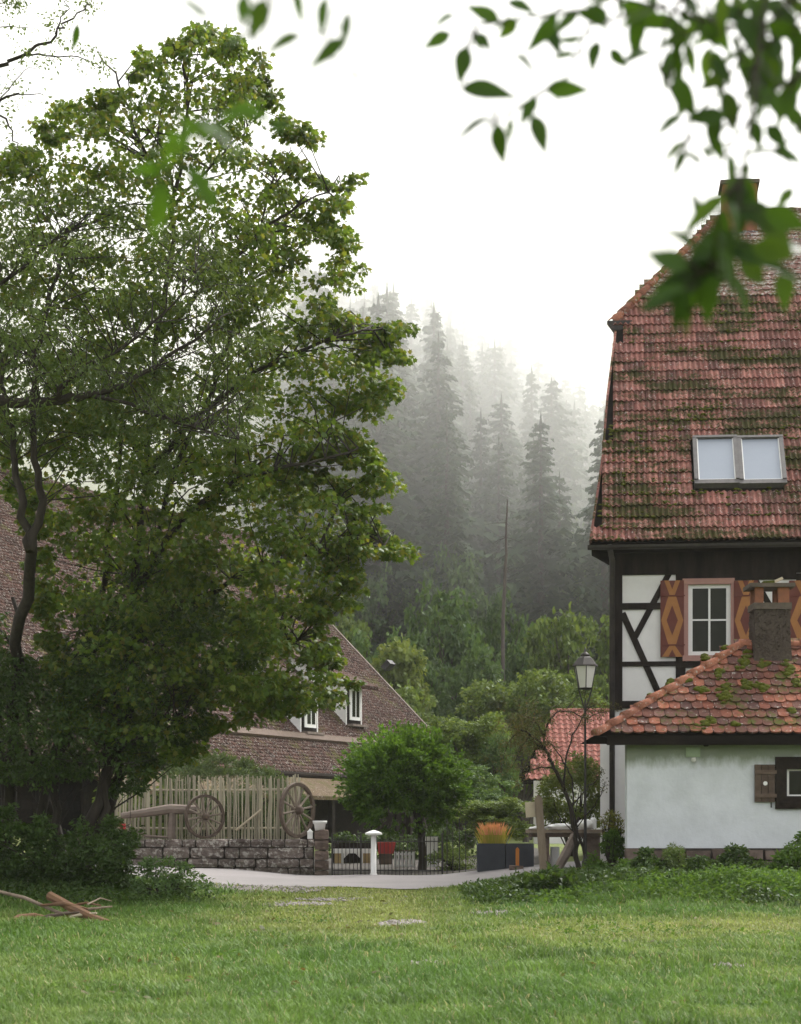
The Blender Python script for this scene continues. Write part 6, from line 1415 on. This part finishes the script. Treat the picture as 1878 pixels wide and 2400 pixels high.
    # the dark cluster before the roof
    for cx, cy, an, L in ((1300, 870, 150, 170), (1285, 840, 260, 110), (1225, 965, 230, 110), (1160, 1060, 215, 150), (1430, 800, 100, 170), (1460, 850, 80, 180), (1500, 800, 70, 120), (1450, 930, 60, 160), (1560, 880, 10, 190), (1600, 940, 40, 170), (1650, 900, 20, 150), (1250, 1120, 160, 230), (1180, 1190, 150, 200), (1130, 1200, 170, 150), (1210, 1250, 100, 160), (1290, 1060, 130, 210), (1340, 1130, 110, 200), (1330, 1230, 100, 150), (1400, 1060, 70, 190), (1430, 1130, 60, 180), (1500, 1030, 20, 190), (1470, 1200, 60, 150), (1520, 1110, 30, 170), (1620, 1090, 15, 180), (1640, 1190, 90, 130), (1600, 1030, 10, 150), (1380, 980, 90, 180), (1330, 1010, 150, 170), (1270, 1180, 110, 190), (1240, 1290, 95, 100), (1680, 1010, 0, 140), (1420, 1010, 200, 170), (1360, 1080, 240, 170)):
        leaf(*T(cx, cy), an, L * .5726 * 1.4, 2.75)
    for pts in (((1895, -30), (1800, 60), (1700, 60), (1560, 20), (1400, -20)), ((1500, -40), (1380, 20), (1240, 40), (1120, 60), (1085, 150), (1090, 205)), ((1560, 10), (1380, 60), (1330, 180), (1200, 260), (1140, 300)), ((1880, 60), (1760, 90), (1700, 200), (1620, 280), (1590, 400)), ((1900, 160), (1800, 220), (1720, 330), (1690, 380)), ((1900, 20), (1780, 120), (1740, 250), (1700, 300)), ((1620, -40), (1560, 60), (1540, 150), (1590, 250)), ((1900, 260), (1850, 330), (1800, 360))): twig(pts, fill=58)
    for pts in (((1800, -60), (1770, 200), (1740, 420), (1720, 560), (1650, 640), (1560, 690)), ((1740, 420), (1660, 500), (1600, 560)), ((1720, 560), (1780, 600), (1850, 600)), ((1650, 640), (1590, 600), (1540, 600))): twig(pts, 2.75)
    # closer, softer leaves at the upper left
    for x, y, an, L in ((400, 350, 100, 120), (345, 398, 175, 110), (372, 490, 100, 150), (480, 440, 50, 150), (455, 300, 200, 120), (520, 310, 20, 140), (540, 270, 160, 100), (430, 330, 130, 120), (590, 260, 10, 120)): leaf(x, y, an, L * .9, 2.15, ms=mesh2)
    for pts in (((650, -40), (610, 130), (540, 270), (440, 380), (400, 420)), ((540, 270), (470, 300), (400, 340)), ((440, 380), (480, 420))): twig(pts, 2.15, .0013)
    for x, y, an, L in ((605, 45, 110, 100), (570, 25, 95, 80), (470, 25, 20, 100), (755, 45, 110, 110), (770, 120, 130, 110), (660, 95, 165, 100), (560, 90, 150, 90), (810, 70, 100, 90), (835, 175, 45, 60), (650, 293, 175, 75), (700, 15, 80, 90)): leaf(x, y, an, L, 2.4)
    for pts in (((700, -60), (640, 10), (580, 60), (500, 30)), ((820, -50), (780, 30), (760, 130)), ((580, 60), (640, 200), (680, 290))): twig(pts, 2.4, .0013)
    for o, dr in pet:                                          # leaf stalks back to the nearest twig
        c = min((q for v in tw.values() for q in v), key=lambda q: (q - o).length)
        if .004 < (c - o).length < .30: bb = MB(); bb.tube([o + dr * .004, o - dr * min(.02, (c - o).length * .3), c], [.0012, .0012, .0015], 4); bb.obj('stalk', MAT['bark'], root)
    leaf(178, 88, 100, 60, 6.0)
    twig(((230, -60), (200, 20), (180, 62)), 6.0, .003)
build_overhang()

# ------------------------------------------------------------------ the air: thin haze everywhere, a bank of mist on the hill
def volume(name, density, col=(1.0, .987, .97)):
    t = NT(name); v = t.n('ShaderNodeVolumePrincipled'); v.inputs['Color'].default_value = (*col, 1); v.inputs['Density'].default_value = density; v.inputs['Anisotropy'].default_value = .2
    t.l(v.outputs[0], t.out.inputs['Volume']); return t.m
HAZE, MIST = .0002, .0076
stuff(tag(MB().bx(-290, 290, -50, 640, -1.2, 200).obj('haze', volume('haze', HAZE)), 'thin even morning haze in the valley air', 'haze'))
def mist_bank(c, r, seed, density, label):
    b = MB(); bm = bmesh.new(); bmesh.ops.create_icosphere(bm, subdivisions=4, radius=1); vs = []
    for v in bm.verts:
        q = v.co * (1 + .28 * mnoise.noise(v.co * 1.3 + Vector((seed, 0, 0))) + .12 * mnoise.noise(v.co * 3.1 + Vector((0, seed, 0)))); vs.append((c[0] + q.x * r[0], c[1] + q.y * r[1], c[2] + q.z * r[2]))
    b.add(vs, [tuple(v.index for v in f.verts) for f in bm.faces]); bm.free(); stuff(tag(b.obj('mist', volume('mist', density)), label, 'mist'))
mist_bank((-25, 190, 61), (95, 138, 50), 2.0, MIST, 'bank of white mist drifting over the wooded hillside')
mist_bank((-4, 126, 27), (40, 30, 19), 5.0, .0065, 'smaller wisp of mist low on the wooded slope behind the maple')
